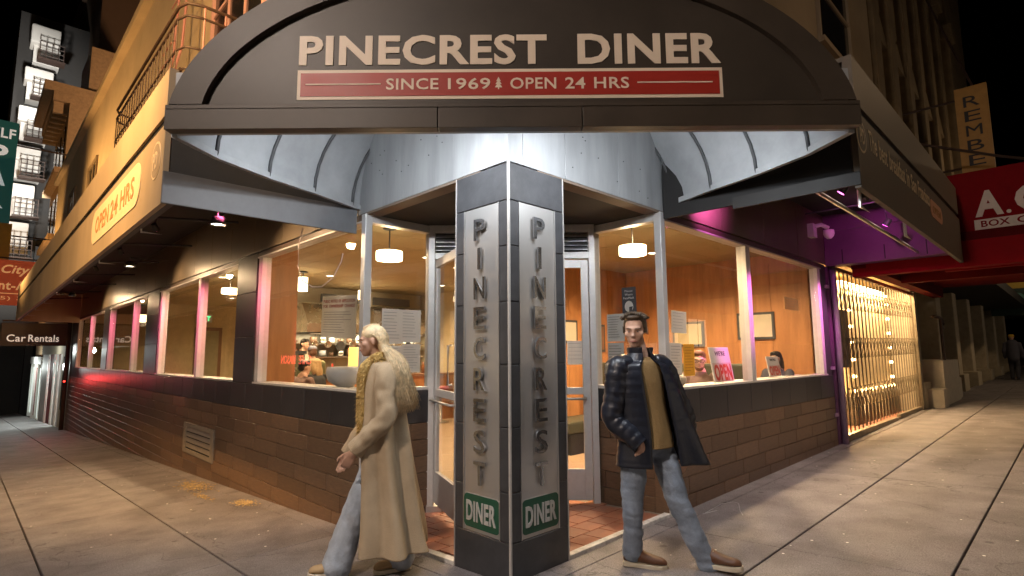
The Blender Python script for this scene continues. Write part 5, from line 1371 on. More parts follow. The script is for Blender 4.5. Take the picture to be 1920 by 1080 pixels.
for q, (p0, p1, lab) in enumerate((((1138, 590), (1172, 640), 'upper grey menu sheet on the pane right of the pillar'), ((1140, 643), (1172, 700), 'lower grey menu sheet on the pane right of the pillar'))):
    px_sheet('menu_sheet', p0, p1, 'L', XP + 0.040, mat('grey_paper', (0.40, 0.38, 0.34), 0.8), lab, lines=9, cat='menu', ink=M_INK)
o, fr, w, h = px_sheet('mask_sign', (1166, 540), (1194, 588), 'L', XP + 0.040, M_INK, 'black face mask sign on the pane right of the pillar', lines=0, cat='sign')
for q, wd in enumerate(('Please', 'Wear a', 'Face Mask')):
    text('sign_lettering', wd.replace(' ', ''), fr @ Matrix.Translation((0, -0.007, h * (0.82 - 0.13 * q))), w * (0.55 if q < 2 else 0.75), h * 0.08, M_PAPER, o, 0.001)
MB(fr @ Matrix.Translation((0, 0, h * 0.28))).prism([(p[0] * w * 0.30, p[1] * h * 0.21) for p in disc(1.0, 20)], 'y', -0.009, -0.0075).build('face_icon', M_PAPER, o)
MB(fr @ Matrix.Translation((0, 0, h * 0.28))).prism([(w * 0.02, -h * 0.02), (w * 0.28, -h * 0.0), (w * 0.2, -h * 0.18), (w * 0.02, -h * 0.2)], 'y', -0.0105, -0.0092).build('mask_icon', M_INK, o)
# OPEN signs standing on the sill
M_BOARD = mat('white_card', (0.82, 0.80, 0.77), 0.5, var=0.03)
M_OPENR = mat('open_red', (0.62, 0.05, 0.03), 0.5)
def open_sign(p0, p1, off, lab):
    a, b_ = ony(p0, off), ony(p1, off)
    w, h = abs(a.x - b_.x), abs(a.z - b_.z)
    fr = Matrix.Translation(((a.x + b_.x) / 2, off, min(a.z, b_.z))) @ Matrix.Rotation(math.radians(-9), 4, 'X')
    s_ = thing('open_sign', fr.translation, lab, 'sign')
    MB(fr).box(-w / 2, w / 2, 0, 0.012, 0, h).build('board', M_BOARD, s_, bevel=0.003)
    MB(fr).box(-w * 0.46, w * 0.46, -0.0015, -0.0003, h * 0.04, h * 0.56).build('red_line_panel', mat('pale_pink_card', (0.72, 0.55, 0.5), 0.6), s_)
    text('lettering', "WE'RE", fr @ Matrix.Translation((0, -0.0005, h * 0.76)), w * 0.52, h * 0.13, M_INK, s_, 0.0015, bold=0.02)
    text('lettering', 'OPEN', fr @ Matrix.Translation((0, -0.002, h * 0.06)), w * 0.86, h * 0.46, M_OPENR, s_, 0.0015, bold=0.03)
    MB(fr).box(-w * 0.2, w * 0.2, 0.012, 0.09, 0, 0.01).build('foot', M_PAPER, s_)
open_sign((1338, 650), (1378, 716), 0.19, "white WE'RE OPEN sign with red letters standing on the right sill")
open_sign((1442, 668), (1466, 705), 0.30, 'smaller OPEN sign standing on the far right sill')
B_sill = B('window_board', M_WHITE, diner, XP + 0.06, 6.6, 0.161, 0.42, ZS - 0.035, ZS - 0.012)
B('window_board', M_WHITE, diner, 0.161, 0.40, YP + 0.16, 21.3, ZS - 0.035, ZS - 0.012)
pc = ony((1270, 715), 0.25)
pot = thing('china_pot', (pc.x, 0.25, ZS - 0.012), 'small white china pot on the right sill', 'pot')
MB().lathe([(0.04, 0), (0.085, 0.03), (0.095, 0.08), (0.07, 0.13), (0.06, 0.125), (0.02, 0.1)], (pc.x, 0.25, ZS - 0.012), 16).build('pot_body', M_WHITE, pot, smooth=True)
MB().tube([(pc.x + 0.09, 0.25, ZS + 0.05), (pc.x + 0.14, 0.25, ZS + 0.07), (pc.x + 0.12, 0.25, ZS + 0.02)], 0.01, 6).build('pot_handle', M_WHITE, pot)
bc = onx((645, 700), 0.28)
bowl = tag(MB().lathe([(0.06, 0), (0.17, 0.07), (0.20, 0.16), (0.18, 0.22), (0.15, 0.215), (0.1, 0.1), (0.001, 0.06)], (0.29, bc.y, ZS - 0.012), 20).build('serving_bowl', mat('grey_china', (0.5, 0.5, 0.52), 0.3), smooth=True), 'large grey bowl on the sill of the first left window', 'bowl')
gl_ = ony((663, 672), 3.3)
tl = thing('table_lamp', (gl_.x, 3.3, 1.1), 'golden patterned glowing lamp on the left sill behind the walking woman', 'lamp')
MB().lathe([(0.05, -0.12), (0.06, -0.1), (0.06, 0.12), (0.05, 0.13)], gl_, 12).build('shade', emis('gold_glow', (1.0, 0.55, 0.15), 2.0), tl, smooth=True)
MB().lathe([(0.07, 0.0), (0.06, 0.02), (0.02, 0.03), (0.02, gl_.z - 0.12 - 0.78)], (gl_.x, 3.3, 0.78), 12).build('base', M_RIB, tl, smooth=True)
table(gl_.x, 3.45, 'small table just inside the first left window under the golden lamp')
# dangling cable under the left awning, in front of the first window
cb_pts = [onx(p, -0.10) for p in ((568, 428), (560, 460), (559, 500), (566, 525), (585, 538), (603, 538), (625, 520), (640, 490), (643, 475))]
tag(MB().tube(cb_pts, 0.006, 6).build('hanging_cable', mat('pale_cable', (0.6, 0.5, 0.5), 0.5), smooth=True), 'thin looped cable dangling in front of the first left window', 'cable')

# ================================================================== people
def blob(name, parts, M, parent, voxel=0.008, smooth_it=4, paint=None):
    """One continuous surface from overlapping tapered limbs and ellipsoids (voxel remeshed, then smoothed)."""
    m_ = MB()
    for p in parts:
        if p[0] == 'c':
            _, a, b_, r0, r1 = p
            a, b_ = Vector(a), Vector(b_)
            n = 7
            pts = []; rs = []
            dd = (b_ - a).normalized() if (b_ - a).length > 1e-6 else Vector((0, 0, 1))
            for i in range(1, 5): t = math.pi / 2 * i / 4; pts.append(a - dd * r0 * math.cos(t)); rs.append(r0 * math.sin(t))
            for i in range(1, n): pts.append(a.lerp(b_, i / n)); rs.append(r0 + (r1 - r0) * i / n)
            for i in range(0, 4): t = math.pi / 2 * i / 4; pts.append(b_ + dd * r1 * math.sin(t)); rs.append(r1 * math.cos(t))
            m_.tube(pts, rs, 14)
        else:
            _, c, r, rot = p
            mm_ = Matrix.Translation(Vector(c)) @ (rot.to_4x4() if rot else Matrix.Identity(4))
            e = MB(mm_); e.sphere((0, 0, 0), r, 16, 10)
            m_.v, m_.f = m_.v + e.v, m_.f + [tuple(i + len(m_.v) for i in f) for f in e.f]
    me = bpy.data.meshes.new(name); me.from_pydata(m_.v, [], m_.f)
    bm = bmesh.new(); bm.from_mesh(me); bmesh.ops.recalc_face_normals(bm, faces=bm.faces); bm.to_mesh(me); bm.free()
    tmp = bpy.data.objects.new('tmp_body', me)
    r_ = tmp.modifiers.new('r', 'REMESH'); r_.mode = 'VOXEL'; r_.voxel_size = voxel
    s_ = tmp.modifiers.new('s', 'SMOOTH'); s_.iterations = smooth_it; s_.factor = 0.5
    out = evaluated_mesh(tmp); bpy.data.meshes.remove(me)
    org = TRUE[parent.name]
    if paint: paint(out)
    out.transform(Matrix.Translation(-org))
    for p in out.polygons: p.use_smooth = True
    out.name = name
    out.materials.clear(); out.materials.append(M)
    return link(name, out, parent, org)
def displace(fn):
    def run(me):
        ns = [v.normal.copy() for v in me.vertices]; cs = [v.co.copy() for v in me.vertices]
        me.vertices.foreach_set('co', [x for c_, n_ in zip(cs, ns) for x in (c_ + n_ * fn(c_))])
        me.update()
    return run
def frame_of(c, face, upv=Vector((0, 0, 1))):
    f = Vector(face).normalized(); r = f.cross(upv).normalized(); u = r.cross(f).normalized()
    m_ = Matrix((r, f, u)).transposed().to_4x4(); m_.translation = Vector(c)
    return m_
def head_parts(H, s=1.0):
    """Head in frame H (x right, y face, z up); centre between the ears."""
    R3 = H.to_3x3()
    P = lambda x, y, z: H @ Vector((x * s, y * s, z * s))
    E = lambda x, y, z, a, b_, c: ('e', P(x, y, z), (a * s, b_ * s, c * s), R3)
    return [E(0, -0.012, 0.030, 0.074, 0.094, 0.088), E(0, 0.030, -0.035, 0.058, 0.060, 0.076), E(0, 0.052, -0.088, 0.036, 0.032, 0.026),
            E(0, 0.070, 0.022, 0.050, 0.022, 0.016), E(0, 0.083, -0.004, 0.010, 0.016, 0.026), E(0, 0.096, -0.022, 0.014, 0.016, 0.012),
            E(0, 0.082, -0.056, 0.024, 0.014, 0.009), E(0, 0.079, -0.069, 0.021, 0.014, 0.009), E(-0.042, 0.055, -0.018, 0.022, 0.026, 0.026), E(0.042, 0.055, -0.018, 0.022, 0.026, 0.026),
            E(-0.076, -0.008, -0.004, 0.010, 0.022, 0.032), E(0.076, -0.008, -0.004, 0.010, 0.022, 0.032)]
def eyes(H, parent, s=1.0, brow=None):
    P = lambda x, y, z: H @ Vector((x * s, y * s, z * s))
    for sx in (-1, 1):
        MB().sphere(P(sx * 0.030, 0.0725, 0.003), (0.0095 * s, 0.008 * s, 0.0048 * s), 10, 7).build('eye', mat('eye_white', (0.7, 0.68, 0.64), 0.3), parent, smooth=True)
        MB().sphere(P(sx * 0.030, 0.0795, 0.003), 0.0050 * s, 8, 6).build('iris', M_INK, parent, smooth=True)
        if brow: MB().tube([P(sx * 0.012, 0.089, 0.022), P(sx * 0.030, 0.088, 0.028), P(sx * 0.050, 0.074, 0.022)], 0.0028 * s, 6).build('eyebrow', brow, parent, smooth=True)
    MB().tube([P(-0.022, 0.086, -0.062), P(-0.008, 0.0965, -0.0625), P(0.008, 0.0965, -0.0625), P(0.022, 0.086, -0.062)], 0.0035 * s, 6).build('lips', mat('lips', (0.36, 0.12, 0.10), 0.5), parent, smooth=True)
def hand_parts(w, d, palm_n, s=1.0, curl=0.5, side=1):
    """Relaxed hand: from wrist w, pointing d, palm facing palm_n."""
    d = Vector(d).normalized(); n = Vector(palm_n); n = (n - d * n.dot(d)).normalized(); a = d.cross(n).normalized() * side
    w = Vector(w); out = [('c', w - d * 0.02, w + d * 0.03 * s, 0.024 * s, 0.028 * s)]
    for k in range(4):
        o = a * ((k - 1.5) * 0.0195 * s)
        out.append(('c', w + d * 0.02 * s + o * 0.8, w + d * 0.085 * s + o, 0.0145 * s, 0.0110 * s))
        L = (0.072, 0.082, 0.076, 0.058)[k] * s
        p0 = w + d * 0.088 * s + o
        p1 = p0 + (d * math.cos(curl * 0.6) + n * math.sin(curl * 0.6)) * L * 0.5
        p2 = p1 + (d * math.cos(curl * 1.5) + n * math.sin(curl * 1.5)) * L * 0.5
        out += [('c', p0, p1, 0.0098 * s, 0.0088 * s), ('c', p1, p2, 0.0088 * s, 0.0074 * s)]
    t0 = w + d * 0.025 * s - a * 0.026 * s; t1 = t0 + (d * 0.8 - a * 0.7 + n * 0.3).normalized() * 0.04 * s; t2 = t1 + (d * 0.95 - a * 0.1 + n * 0.35).normalized() * 0.032 * s
    out += [('c', t0, t1, 0.0135 * s, 0.0105 * s), ('c', t1, t2, 0.0105 * s, 0.0085 * s)]
    return out
def catmull(pts, n):
    """Smooth resampling of a list of tuples (any width)."""
    out = []
    m_ = len(pts)
    for i in range(m_ - 1):
        p0, p1, p2, p3 = pts[max(i - 1, 0)], pts[i], pts[i + 1], pts[min(i + 2, m_ - 1)]
        for k in range(n):
            t = k / n
            out.append(tuple(0.5 * ((2 * b_) + (-a + c) * t + (2 * a - 5 * b_ + 4 * c - d_) * t * t + (-a + 3 * b_ - 3 * c + d_) * t ** 3) for a, b_, c, d_ in zip(p0, p1, p2, p3)))
    out.append(tuple(pts[-1]))
    return out
def sleeve(name, pts, rs, M, parent, ridge=0.0, pitch=0.05, wr=0.0, n=20):
    path = catmull([(*p, r) for p, r in zip(pts, rs)], 12)
    m_ = MB(); P = [Vector(p[:3]) for p in path]; rings = []; acc = 0; ref = Vector((0.3, 0.2, 1)).normalized()
    for i, p in enumerate(P):
        d = (P[min(i + 1, len(P) - 1)] - P[max(i - 1, 0)]).normalized()
        if i: acc += (P[i] - P[i - 1]).length
        rr = path[i][3] * (1 + ridge * (abs(math.sin(math.pi * acc / pitch)) - 0.5))
        a = d.cross(Vector((0.2, -0.9, 0.1))).normalized(); b_ = d.cross(a).normalized()
        rings.append([p + (a * math.cos(2 * math.pi * k / n) + b_ * math.sin(2 * math.pi * k / n)) * (rr * (1 + wr * noise.noise(Vector((acc * 14, k * 0.9, 3.0))))) for k in range(n)])
    m_.loft(rings)
    return m_.build(name, M, parent, smooth=True)
def shoe(name, ankle, fdir, parent, M, Msole, L=0.28, gzv=0.0, tiltv=0.0):
    f = Vector((fdir[0], fdir[1], 0)).normalized(); r = f.cross(Vector((0, 0, 1)))
    base = Vector((ankle[0], ankle[1], gzv)) - f * 0.065
    rot = Matrix.Rotation(tiltv, 3, r)
    def ringp(t, w, h, z0):
        c = f * (t * L)
        pts = []
        for k in range(16):
            an = 2 * math.pi * k / 16
            pts.append(base + rot @ (c + r * (w * math.cos(an)) + Vector((0, 0, z0 + h / 2 + h / 2 * math.sin(an)))))
        return pts
    prof = [(0.0, 0.020, 0.03, 0.035), (0.03, 0.034, 0.085, 0.028), (0.15, 0.040, 0.105, 0.027), (0.33, 0.042, 0.100, 0.027), (0.50, 0.043, 0.075, 0.026), (0.70, 0.049, 0.055, 0.026), (0.88, 0.043, 0.045, 0.026), (0.97, 0.028, 0.03, 0.028), (1.0, 0.012, 0.015, 0.03)]
    up_ = MB().loft([ringp(*p) for p in prof]).build(name, M, parent, smooth=True)
    sole = []
    for t, w in ((-0.01, 0.028), (0.05, 0.042), (0.3, 0.041), (0.5, 0.043), (0.72, 0.052), (0.9, 0.046), (1.0, 0.024), (1.02, 0.010)):
        c = f * (t * L)
        sole.append([base + rot @ (c + r * (sx * w) + Vector((0, 0, z))) for sx, z in ((-1, 0.002), (1, 0.002), (1.04, 0.03), (-1.04, 0.03))])
    MB().loft(sole).build('sole', Msole, up_, smooth=False, bevel=0.004)
    # laces
    for q in range(4):
        t = 0.40 + q * 0.07
        z = 0.108 - q * 0.016
        a = base + rot @ (f * (t * L) - r * 0.022 + Vector((0, 0, z))); b_ = base + rot @ (f * ((t + 0.03) * L) + r * 0.022 + Vector((0, 0, z)))
        MB().tube([a, b_], 0.003, 5).build('lace', Msole, up_)
def garment(name, rings, M, parent, th=0.008, arc=(0, 360), n=48, fold=0.0, folds=9, ridge=0.0, pitch=0.07, seed=0.0, flare=None):
    """Shell of revolution-like rings: (centre, rx, ry); angle 0 = wearer's front. arc gives the part that is cloth."""
    path = catmull([(*c, a, b_) for c, a, b_ in rings], 8)
    a0, a1 = arc; outer = []; inner = []
    L = len(path); acc = 0; prev = None
    face, right = garment.face, garment.right
    for i, q in enumerate(path):
        c = Vector(q[:3]); rx_, ry_ = q[3], q[4]; u = i / (L - 1)
        if prev is not None: acc += (c - prev).length
        prev = c
        po = []; pi_ = []
        for k in range(n + 1):
            an = math.radians(a0 + (a1 - a0) * k / n)
            w = 1 + fold * u * (math.sin(an * folds + seed + 1.5 * math.sin(u * 3 + seed)) * 0.6 + noise.noise(Vector((math.cos(an) * 2, math.sin(an) * 2 + seed, u * 2.5))) * 0.9)
            w *= 1 + ridge * (math.sqrt(abs(math.sin(math.pi * acc / pitch))) - 0.5)
            off = face * (math.cos(an) * ry_ * w) + right * (math.sin(an) * rx_ * w)
            if flare: off += flare(an, u)
            po.append(c + off); pi_.append(c + off * (1 - th / max(rx_, ry_)))
        outer.append(po); inner.append(pi_)
    m_ = MB()
    closed = abs(a1 - a0 - 360) < 1e-6
    if closed:
        m_.loft([r_[:-1] for r_ in outer], True, False); m_.loft([r_[:-1] for r_ in inner], True, False)
        nn = n
        base = L * nn
        for rI in (0, L - 1):
            m_.f += [(rI * nn + k, rI * nn + (k + 1) % nn, base + rI * nn + (k + 1) % nn, base + rI * nn + k) for k in range(nn)]
    else:
        m_.loft([po + pi_[::-1] for po, pi_ in zip(outer, inner)], True, True)
    return m_.build(name, M, parent, smooth=True)
SKIN = mat('skin', (0.52, 0.31, 0.22), 0.5, var=0.06, scale=20)
SKIN2 = mat('skin_fair', (0.60, 0.37, 0.27), 0.5, var=0.06, scale=20)
W3 = lambda px, py, Y: ond((px, py), Y)

# ------------------------------------------------------------------ man in dark quilted jacket
def build_man():
    foot = ong((1205, 1062))
    man = thing('person', foot, 'man in dark quilted jacket and jeans walking right past the pillar', 'person')
    M_JKT = mat('navy_nylon', (0.014, 0.017, 0.028), 0.34, var=0.2, bump=0.15, bscale=30, spec=0.6)
    M_SHIRT = mat('tan_shirt', (0.30, 0.19, 0.075), 0.85, bump=0.3, bscale=120)
    M_JEAN = mat('blue_jeans', (0.24, 0.29, 0.37), 0.85, var=0.3, scale=9, bump=0.25, bscale=60)
    M_HAIR = mat('brown_hair', (0.075, 0.048, 0.027), 0.45, var=0.4, scale=30)
    hc = W3(1191, 619, 3.90)
    face = (VX * -0.36 - VY * 0.90 + Vector((0, 0, -0.20))).normalized()
    H = frame_of(hc, face)
    body_f = (VX * 0.42 - VY * 0.90).normalized(); body_r = body_f.cross(Vector((0, 0, 1))).normalized()
    neck = W3(1200, 668, 3.93); chest = W3(1202, 715, 3.94); pel = W3(1213, 812, 3.94)
    sR, sL = W3(1160, 690, 3.86), W3(1240, 688, 4.02)
    eR, wR = W3(1150, 785, 3.84), W3(1202, 836, 3.76)
    eL, wL = W3(1285, 785, 4.12), W3(1284, 850, 4.10)
    hR, hL = W3(1188, 822, 3.90), W3(1234, 822, 3.98)
    kR, aR = W3(1186, 950, 3.90), W3(1187, 1042, 3.97)
    kL, aL = W3(1272, 945, 3.86), W3(1328, 1066, 3.84)
    parts = head_parts(H, 1.02) + [('c', hc - Vector((0, 0, 0.06)) - face * 0.02, neck, 0.052, 0.060), ('c', neck, chest, 0.06, 0.095), ('c', chest, pel, 0.10, 0.10), ('c', sR, sL, 0.045, 0.045),
        ('c', sR, eR, 0.045, 0.038), ('c', eR, wR, 0.036, 0.027), ('c', sL, eL, 0.045, 0.038), ('c', eL, wL, 0.04, 0.027), ('c', hR, kR, 0.08, 0.055), ('c', kR, aR, 0.052, 0.034), ('c', hL, kL, 0.08, 0.055), ('c', kL, aL, 0.052, 0.034)]
    parts += hand_parts(wR, (pel - wR) * 0.6 + Vector((0, 0, -0.25)), body_f * -1, 1.0, 0.5, 1) + hand_parts(wL, Vector((0, 0, -1)) - VX * 0.2, -body_f, 1.0, 0.5, -1)
    b_ = blob('body', parts, SKIN2, man, 0.0075, 3)
    eyes(H, man, 1.02, mat('soft_brow', (0.13, 0.08, 0.05), 0.8))
    # hair: cap plus swept locks
    hp = [('e', H @ Vector((0, -0.022, 0.050)), (0.080, 0.092, 0.078), H.to_3x3()), ('e', H @ Vector((0.005, 0.030, 0.098)), (0.064, 0.050, 0.024), H.to_3x3()), ('e', H @ Vector((0.062, -0.01, 0.035)), (0.020, 0.05, 0.045), H.to_3x3()), ('e', H @ Vector((-0.062, -0.01, 0.035)), (0.020, 0.05, 0.045), H.to_3x3()), ('e', H @ Vector((0, -0.07, 0.0)), (0.066, 0.040, 0.055), H.to_3x3())]
    hair = blob('hair', hp, M_HAIR, man, 0.007, 3)
    lk = MB()
    for k in range(260):
        a = random.uniform(-1.25, 1.25); b2 = random.uniform(0.0, 1.0)
        p0 = Vector((0.080 * math.sin(a), 0.074 - 0.16 * b2, 0.060 + 0.060 * math.cos(a) - 0.01 * b2))
        p1 = p0 + Vector((0.010 * math.sin(a) + random.gauss(0, 0.004), -0.010, 0.010 * math.cos(a) + (0.010 if b2 < 0.25 else 0.0)))
        p2 = p1 + Vector((0.008 * math.sin(a) + 0.010, -0.030, -0.004 - 0.012 * b2))
        lk.tube([H @ p0, H @ p1, H @ p2], [0.0035, 0.003, 0.001], 4)
    lk.build('hair_locks', M_HAIR, hair, smooth=True, fix=False)
    for sx in (-1, 1): MB().tube([H @ Vector((sx * 0.074, 0.010, 0.03)), H @ Vector((sx * 0.073, 0.018, -0.015))], 0.012, 6).build('sideburn', M_HAIR, hair)
    garment.face, garment.right = body_f, body_r
    garment('shirt', [(neck - Vector((0, 0, 0.005)), 0.068, 0.066), (neck - Vector((0, 0, 0.05)), 0.15, 0.10), (chest, 0.172, 0.128), (chest.lerp(pel, 0.5), 0.168, 0.130), (pel, 0.180, 0.150), (pel - Vector((0, 0, 0.085)), 0.190, 0.162)], M_SHIRT, man, fold=0.03, folds=7)
    blob('trousers', [('c', hR, kR + Vector((0, 0, 0.0)), 0.100, 0.074), ('c', kR, aR + Vector((0, 0, 0.02)), 0.074, 0.066), ('c', hL, kL, 0.100, 0.074), ('c', kL, aL + Vector((0, 0, 0.02)), 0.074, 0.066), ('c', pel + Vector((0, 0, 0.02)), pel - Vector((0, 0, 0.05)), 0.105, 0.118),
        ('c', hR, hL, 0.105, 0.105), ('e', aR + Vector((0, 0, 0.02)), (0.072, 0.072, 0.035), None), ('e', aL + Vector((0, 0, 0.03)), (0.074, 0.074, 0.035), None)], M_JEAN, man, 0.010, 4,
        paint=displace(lambda q: 0.009 * noise.noise(Vector((q.x * 9, q.y * 9, q.z * 7))) + 0.007 * noise.noise(Vector((q.x * 6 + q.z * 18, q.y * 6 - q.z * 9, q.z * 26)))))
    def flare(an, u):
        k_ = max(0.0, math.cos(an - math.radians(-62)))
        return (VX * 0.20 - VY * (0.02 + 0.03 * math.sin(9 * an + 3 * u))) * (k_ ** 6) * (u ** 2.0)
    jr = [(neck + Vector((0, 0, 0.030)), 0.083, 0.084), (neck - Vector((0, 0, 0.025)), 0.115, 0.10), (neck - Vector((0, 0, 0.075)), 0.195, 0.125), (chest - Vector((0, 0, 0.02)), 0.218, 0.158), (chest.lerp(pel, 0.5), 0.215, 0.165), (pel, 0.218, 0.172), (pel - Vector((0, 0, 0.205)), 0.235, 0.184)]
    garment('jacket', jr, M_JKT, man, th=0.014, arc=(24, 336), n=64, fold=0.03, folds=5, ridge=0.05, pitch=0.062, seed=1.0, flare=flare)
    for sh_, el, wr_ in ((sR, eR, wR), (sL, eL, wL)):
        sleeve('sleeve', [sh_.lerp(neck, 0.45) - Vector((0, 0, 0.035)), sh_ + Vector((0, 0, -0.005)), sh_.lerp(el, 0.5), el, el.lerp(wr_, 0.55), wr_.lerp(el, 0.02)], [0.078, 0.086, 0.080, 0.072, 0.066, 0.058], M_JKT, man, ridge=0.07, pitch=0.055, wr=0.16)
    garment.face, garment.right = body_f, body_r
    garment('collar', [(neck + Vector((0, 0, -0.03)), 0.098, 0.094), (neck + Vector((0, 0, 0.02)), 0.088, 0.088), (neck + Vector((0, 0, 0.062)), 0.090, 0.092)], M_JKT, man, th=0.016, arc=(28, 332), n=40, ridge=0.04, pitch=0.05)
    fd = VX * 0.75 - VY * 0.66
    M_BR = mat('brown_leather', (0.11, 0.045, 0.020), 0.42, var=0.3); M_SO = mat('pale_sole', (0.62, 0.55, 0.42), 0.6)
    shoe('shoe', aR, VX * 0.93 - VY * 0.36, man, M_BR, M_SO, 0.29, gz(aR.x, aR.y) + 0.002)
    shoe('shoe', aL, fd, man, M_BR, M_SO, 0.29, gz(aL.x, aL.y) + 0.004, tiltv=0.12)
build_man()

# ------------------------------------------------------------------ woman in long beige coat
def build_woman():
    foot = ong((755, 1066))
    wo = thing('person', foot, 'woman in long beige coat with long blonde hair walking left', 'person')
    M_COAT = mat('beige_wool', (0.48, 0.375, 0.25), 0.9, var=0.08, scale=8, bump=0.35, bscale=200)
    M_FUR = mat('cream_fur', (0.52, 0.35, 0.12), 0.9, var=0.3, scale=25, bump=0.6, bscale=60)
    M_BLON = mat('blonde_hair', (0.70, 0.55, 0.34), 0.42, var=0.35, scale=30)
    M_JEAN = mat('pale_jeans', (0.40, 0.45, 0.52), 0.85, var=0.2, scale=9, bump=0.25, bscale=60)
    M_KNIT = mat('pale_knit', (0.50, 0.44, 0.34), 0.9, bump=0.5, bscale=90)
    hc = W3(697, 640, 4.12)
    face = (-VX * 0.95 - VY * 0.28 + Vector((0, 0, -0.10))).normalized()
    H = frame_of(hc, face)
    bf = (-VX * 0.97 - VY * 0.22).normalized(); br = bf.cross(Vector((0, 0, 1))).normalized()
    neck = W3(711, 683, 4.13); chest = W3(714, 730, 4.13); pel = W3(718, 850, 4.13)
    sN, sF = W3(724, 702, 3.96), W3(704, 700, 4.30)
    eN, wN = W3(722, 786, 3.90), W3(664, 846, 3.90)
    eF, wF = W3(690, 790, 4.36), W3(652, 850, 4.34)
    hN, hF = W3(722, 846, 4.06), W3(716, 846, 4.20)
    kB, aB = W3(735, 958, 4.14), W3(752, 1046, 4.12)
    kF, aF = W3(668, 952, 4.10), W3(632, 1062, 4.02)
    parts = head_parts(H, 0.94) + [('c', hc - Vector((0, 0, 0.05)) - face * 0.02, neck, 0.043, 0.050), ('c', neck, chest, 0.055, 0.09), ('c', chest, pel, 0.095, 0.10), ('c', sN, sF, 0.038, 0.038), ('c', sN, eN, 0.036, 0.032), ('c', eN, wN, 0.034, 0.023), ('c', sF, eF, 0.036, 0.032), ('c', eF, wF, 0.034, 0.023),
        ('c', hN, kB, 0.08, 0.052), ('c', kB, aB, 0.048, 0.032), ('c', hF, kF, 0.08, 0.052), ('c', kF, aF, 0.048, 0.032)]
    parts += hand_parts(wN, (wN - eN).normalized() + Vector((0, 0, -0.5)), br, 0.92, 0.55, 1) + hand_parts(wF, (wF - eF).normalized() + Vector((0, 0, -0.4)), -br, 0.92, 0.5, -1)
    blob('body', parts, SKIN, wo, 0.0075, 3)
    eyes(H, wo, 0.94, mat('dark_blonde', (0.3, 0.19, 0.11), 0.6))
    # hair: crown mass and falling strands
    hp = [('e', H @ Vector((0, -0.020, 0.050)), (0.079, 0.094, 0.074), H.to_3x3()), ('e', H @ Vector((0, -0.075, -0.02)), (0.074, 0.048, 0.095), H.to_3x3()), ('e', H @ Vector((0, -0.085, -0.13)), (0.088, 0.042, 0.11), H.to_3x3()), ('e', H @ Vector((0, -0.105, -0.27)), (0.05, 0.03, 0.06), H.to_3x3())]
    hair = blob('hair', hp, M_BLON, wo, 0.009, 3)
    st_ = MB()
    for k in range(1700):
        a = random.uniform(-1.0, 1.0); sgn = a
        x0 = 0.075 * math.sin(a * 1.5); y0 = random.uniform(-0.06, 0.055); z0 = 0.125 - 0.9 * abs(x0) - 0.25 * max(0, abs(y0) - 0.03)
        side = 1 if x0 >= 0 else -1
        root = Vector((x0 * 0.6, y0, 0.06 + math.sqrt(max(0.0, 1 - (x0 / 0.082) ** 2 - ((y0 + 0.02) / 0.1) ** 2)) * 0.070))
        ox = side * random.uniform(0.066, 0.090)
        depth = random.uniform(-0.115, -0.005 if abs(x0) > 0.03 else -0.05)
        L = random.uniform(0.36, 0.54)
        sp = random.uniform(0.0, 0.05)
        near = random.random() < 0.68               # the camera sees her left side
        th_ = math.radians(random.uniform(0, 78) if near else random.uniform(0, 50))
        sg = -1 if near else 1
        jx, jy = random.gauss(0, 0.008), random.gauss(0, 0.008)
        ex = 0.030 * max(0.0, math.sin(th_) - 0.5)
        ell = lambda a_, b2_, z_: Vector((sg * (a_ + ex) * math.sin(th_) + jx, -0.075 - b2_ * math.cos(th_) + jy, z_))
        side = sg
        root = Vector((abs(root.x) * sg, root.y, root.z))
        p1 = Vector((sg * 0.084 * (0.45 + 0.55 * math.sin(th_)), -0.015 + y0 * 0.3 - 0.085 * math.cos(th_), 0.040)); p2 = Vector((sg * 0.098 * (0.25 + 0.75 * math.sin(th_)), -0.045 - 0.075 * math.cos(th_), -0.045)); p3 = ell(0.165, 0.120, -0.135); p35 = ell(0.232, 0.160, -0.24)
        p4 = ell(0.245, 0.195, -L) + Vector((random.gauss(0, 0.016), random.gauss(0, 0.012), 0))
        pts = catmull([tuple(root), tuple(p1), tuple(p2), tuple(p3), tuple(p35), tuple(p4)], 4)
        ph = random.uniform(0, 6.3); am = random.uniform(0.005, 0.016)
        qs = []
        for i, q in enumerate(pts):
            u = i / (len(pts) - 1); v = Vector(q) + Vector((am * u * math.sin(9 * u + ph), am * u * math.cos(7 * u + ph), 0))
            qs.append(H @ v)
        # lower part hangs straight down
        r0 = random.uniform(0.0012, 0.0032)
        st_.tube(qs, [r0 * (1 if i < len(qs) * 0.7 else 1 - 0.8 * (i / len(qs) - 0.7) / 0.3) for i in range(len(qs))], 3)
    st_.build('hair_strands', M_BLON, hair, smooth=True, fix=False)
    garment.face, garment.right = bf, br
    garment('sweater', [(neck, 0.06, 0.06), (neck - Vector((0, 0, 0.05)), 0.14, 0.09), (chest, 0.16, 0.125), (chest.lerp(pel, 0.6), 0.15, 0.12), (pel, 0.165, 0.135)], M_KNIT, wo, fold=0.03)
    blob('trousers', [('c', hN, kB, 0.105, 0.085), ('c', kB, aB + Vector((0, 0, 0.01)), 0.085, 0.098), ('c', hF, kF, 0.105, 0.088), ('c', kF, aF + Vector((0, 0, 0.01)), 0.088, 0.105), ('c', pel + Vector((0, 0, 0.08)), pel, 0.12, 0.13), ('c', hN, hF, 0.1, 0.1)], M_JEAN, wo, 0.011, 4,
        paint=displace(lambda q: 0.012 * noise.noise(Vector((q.x * 12, q.y * 12, q.z * 4))) + 0.006 * noise.noise(q * 20)))
    # coat: shoulders to hem, open at the front
    W_ = lambda z, X, Y: D(X, Y, z)
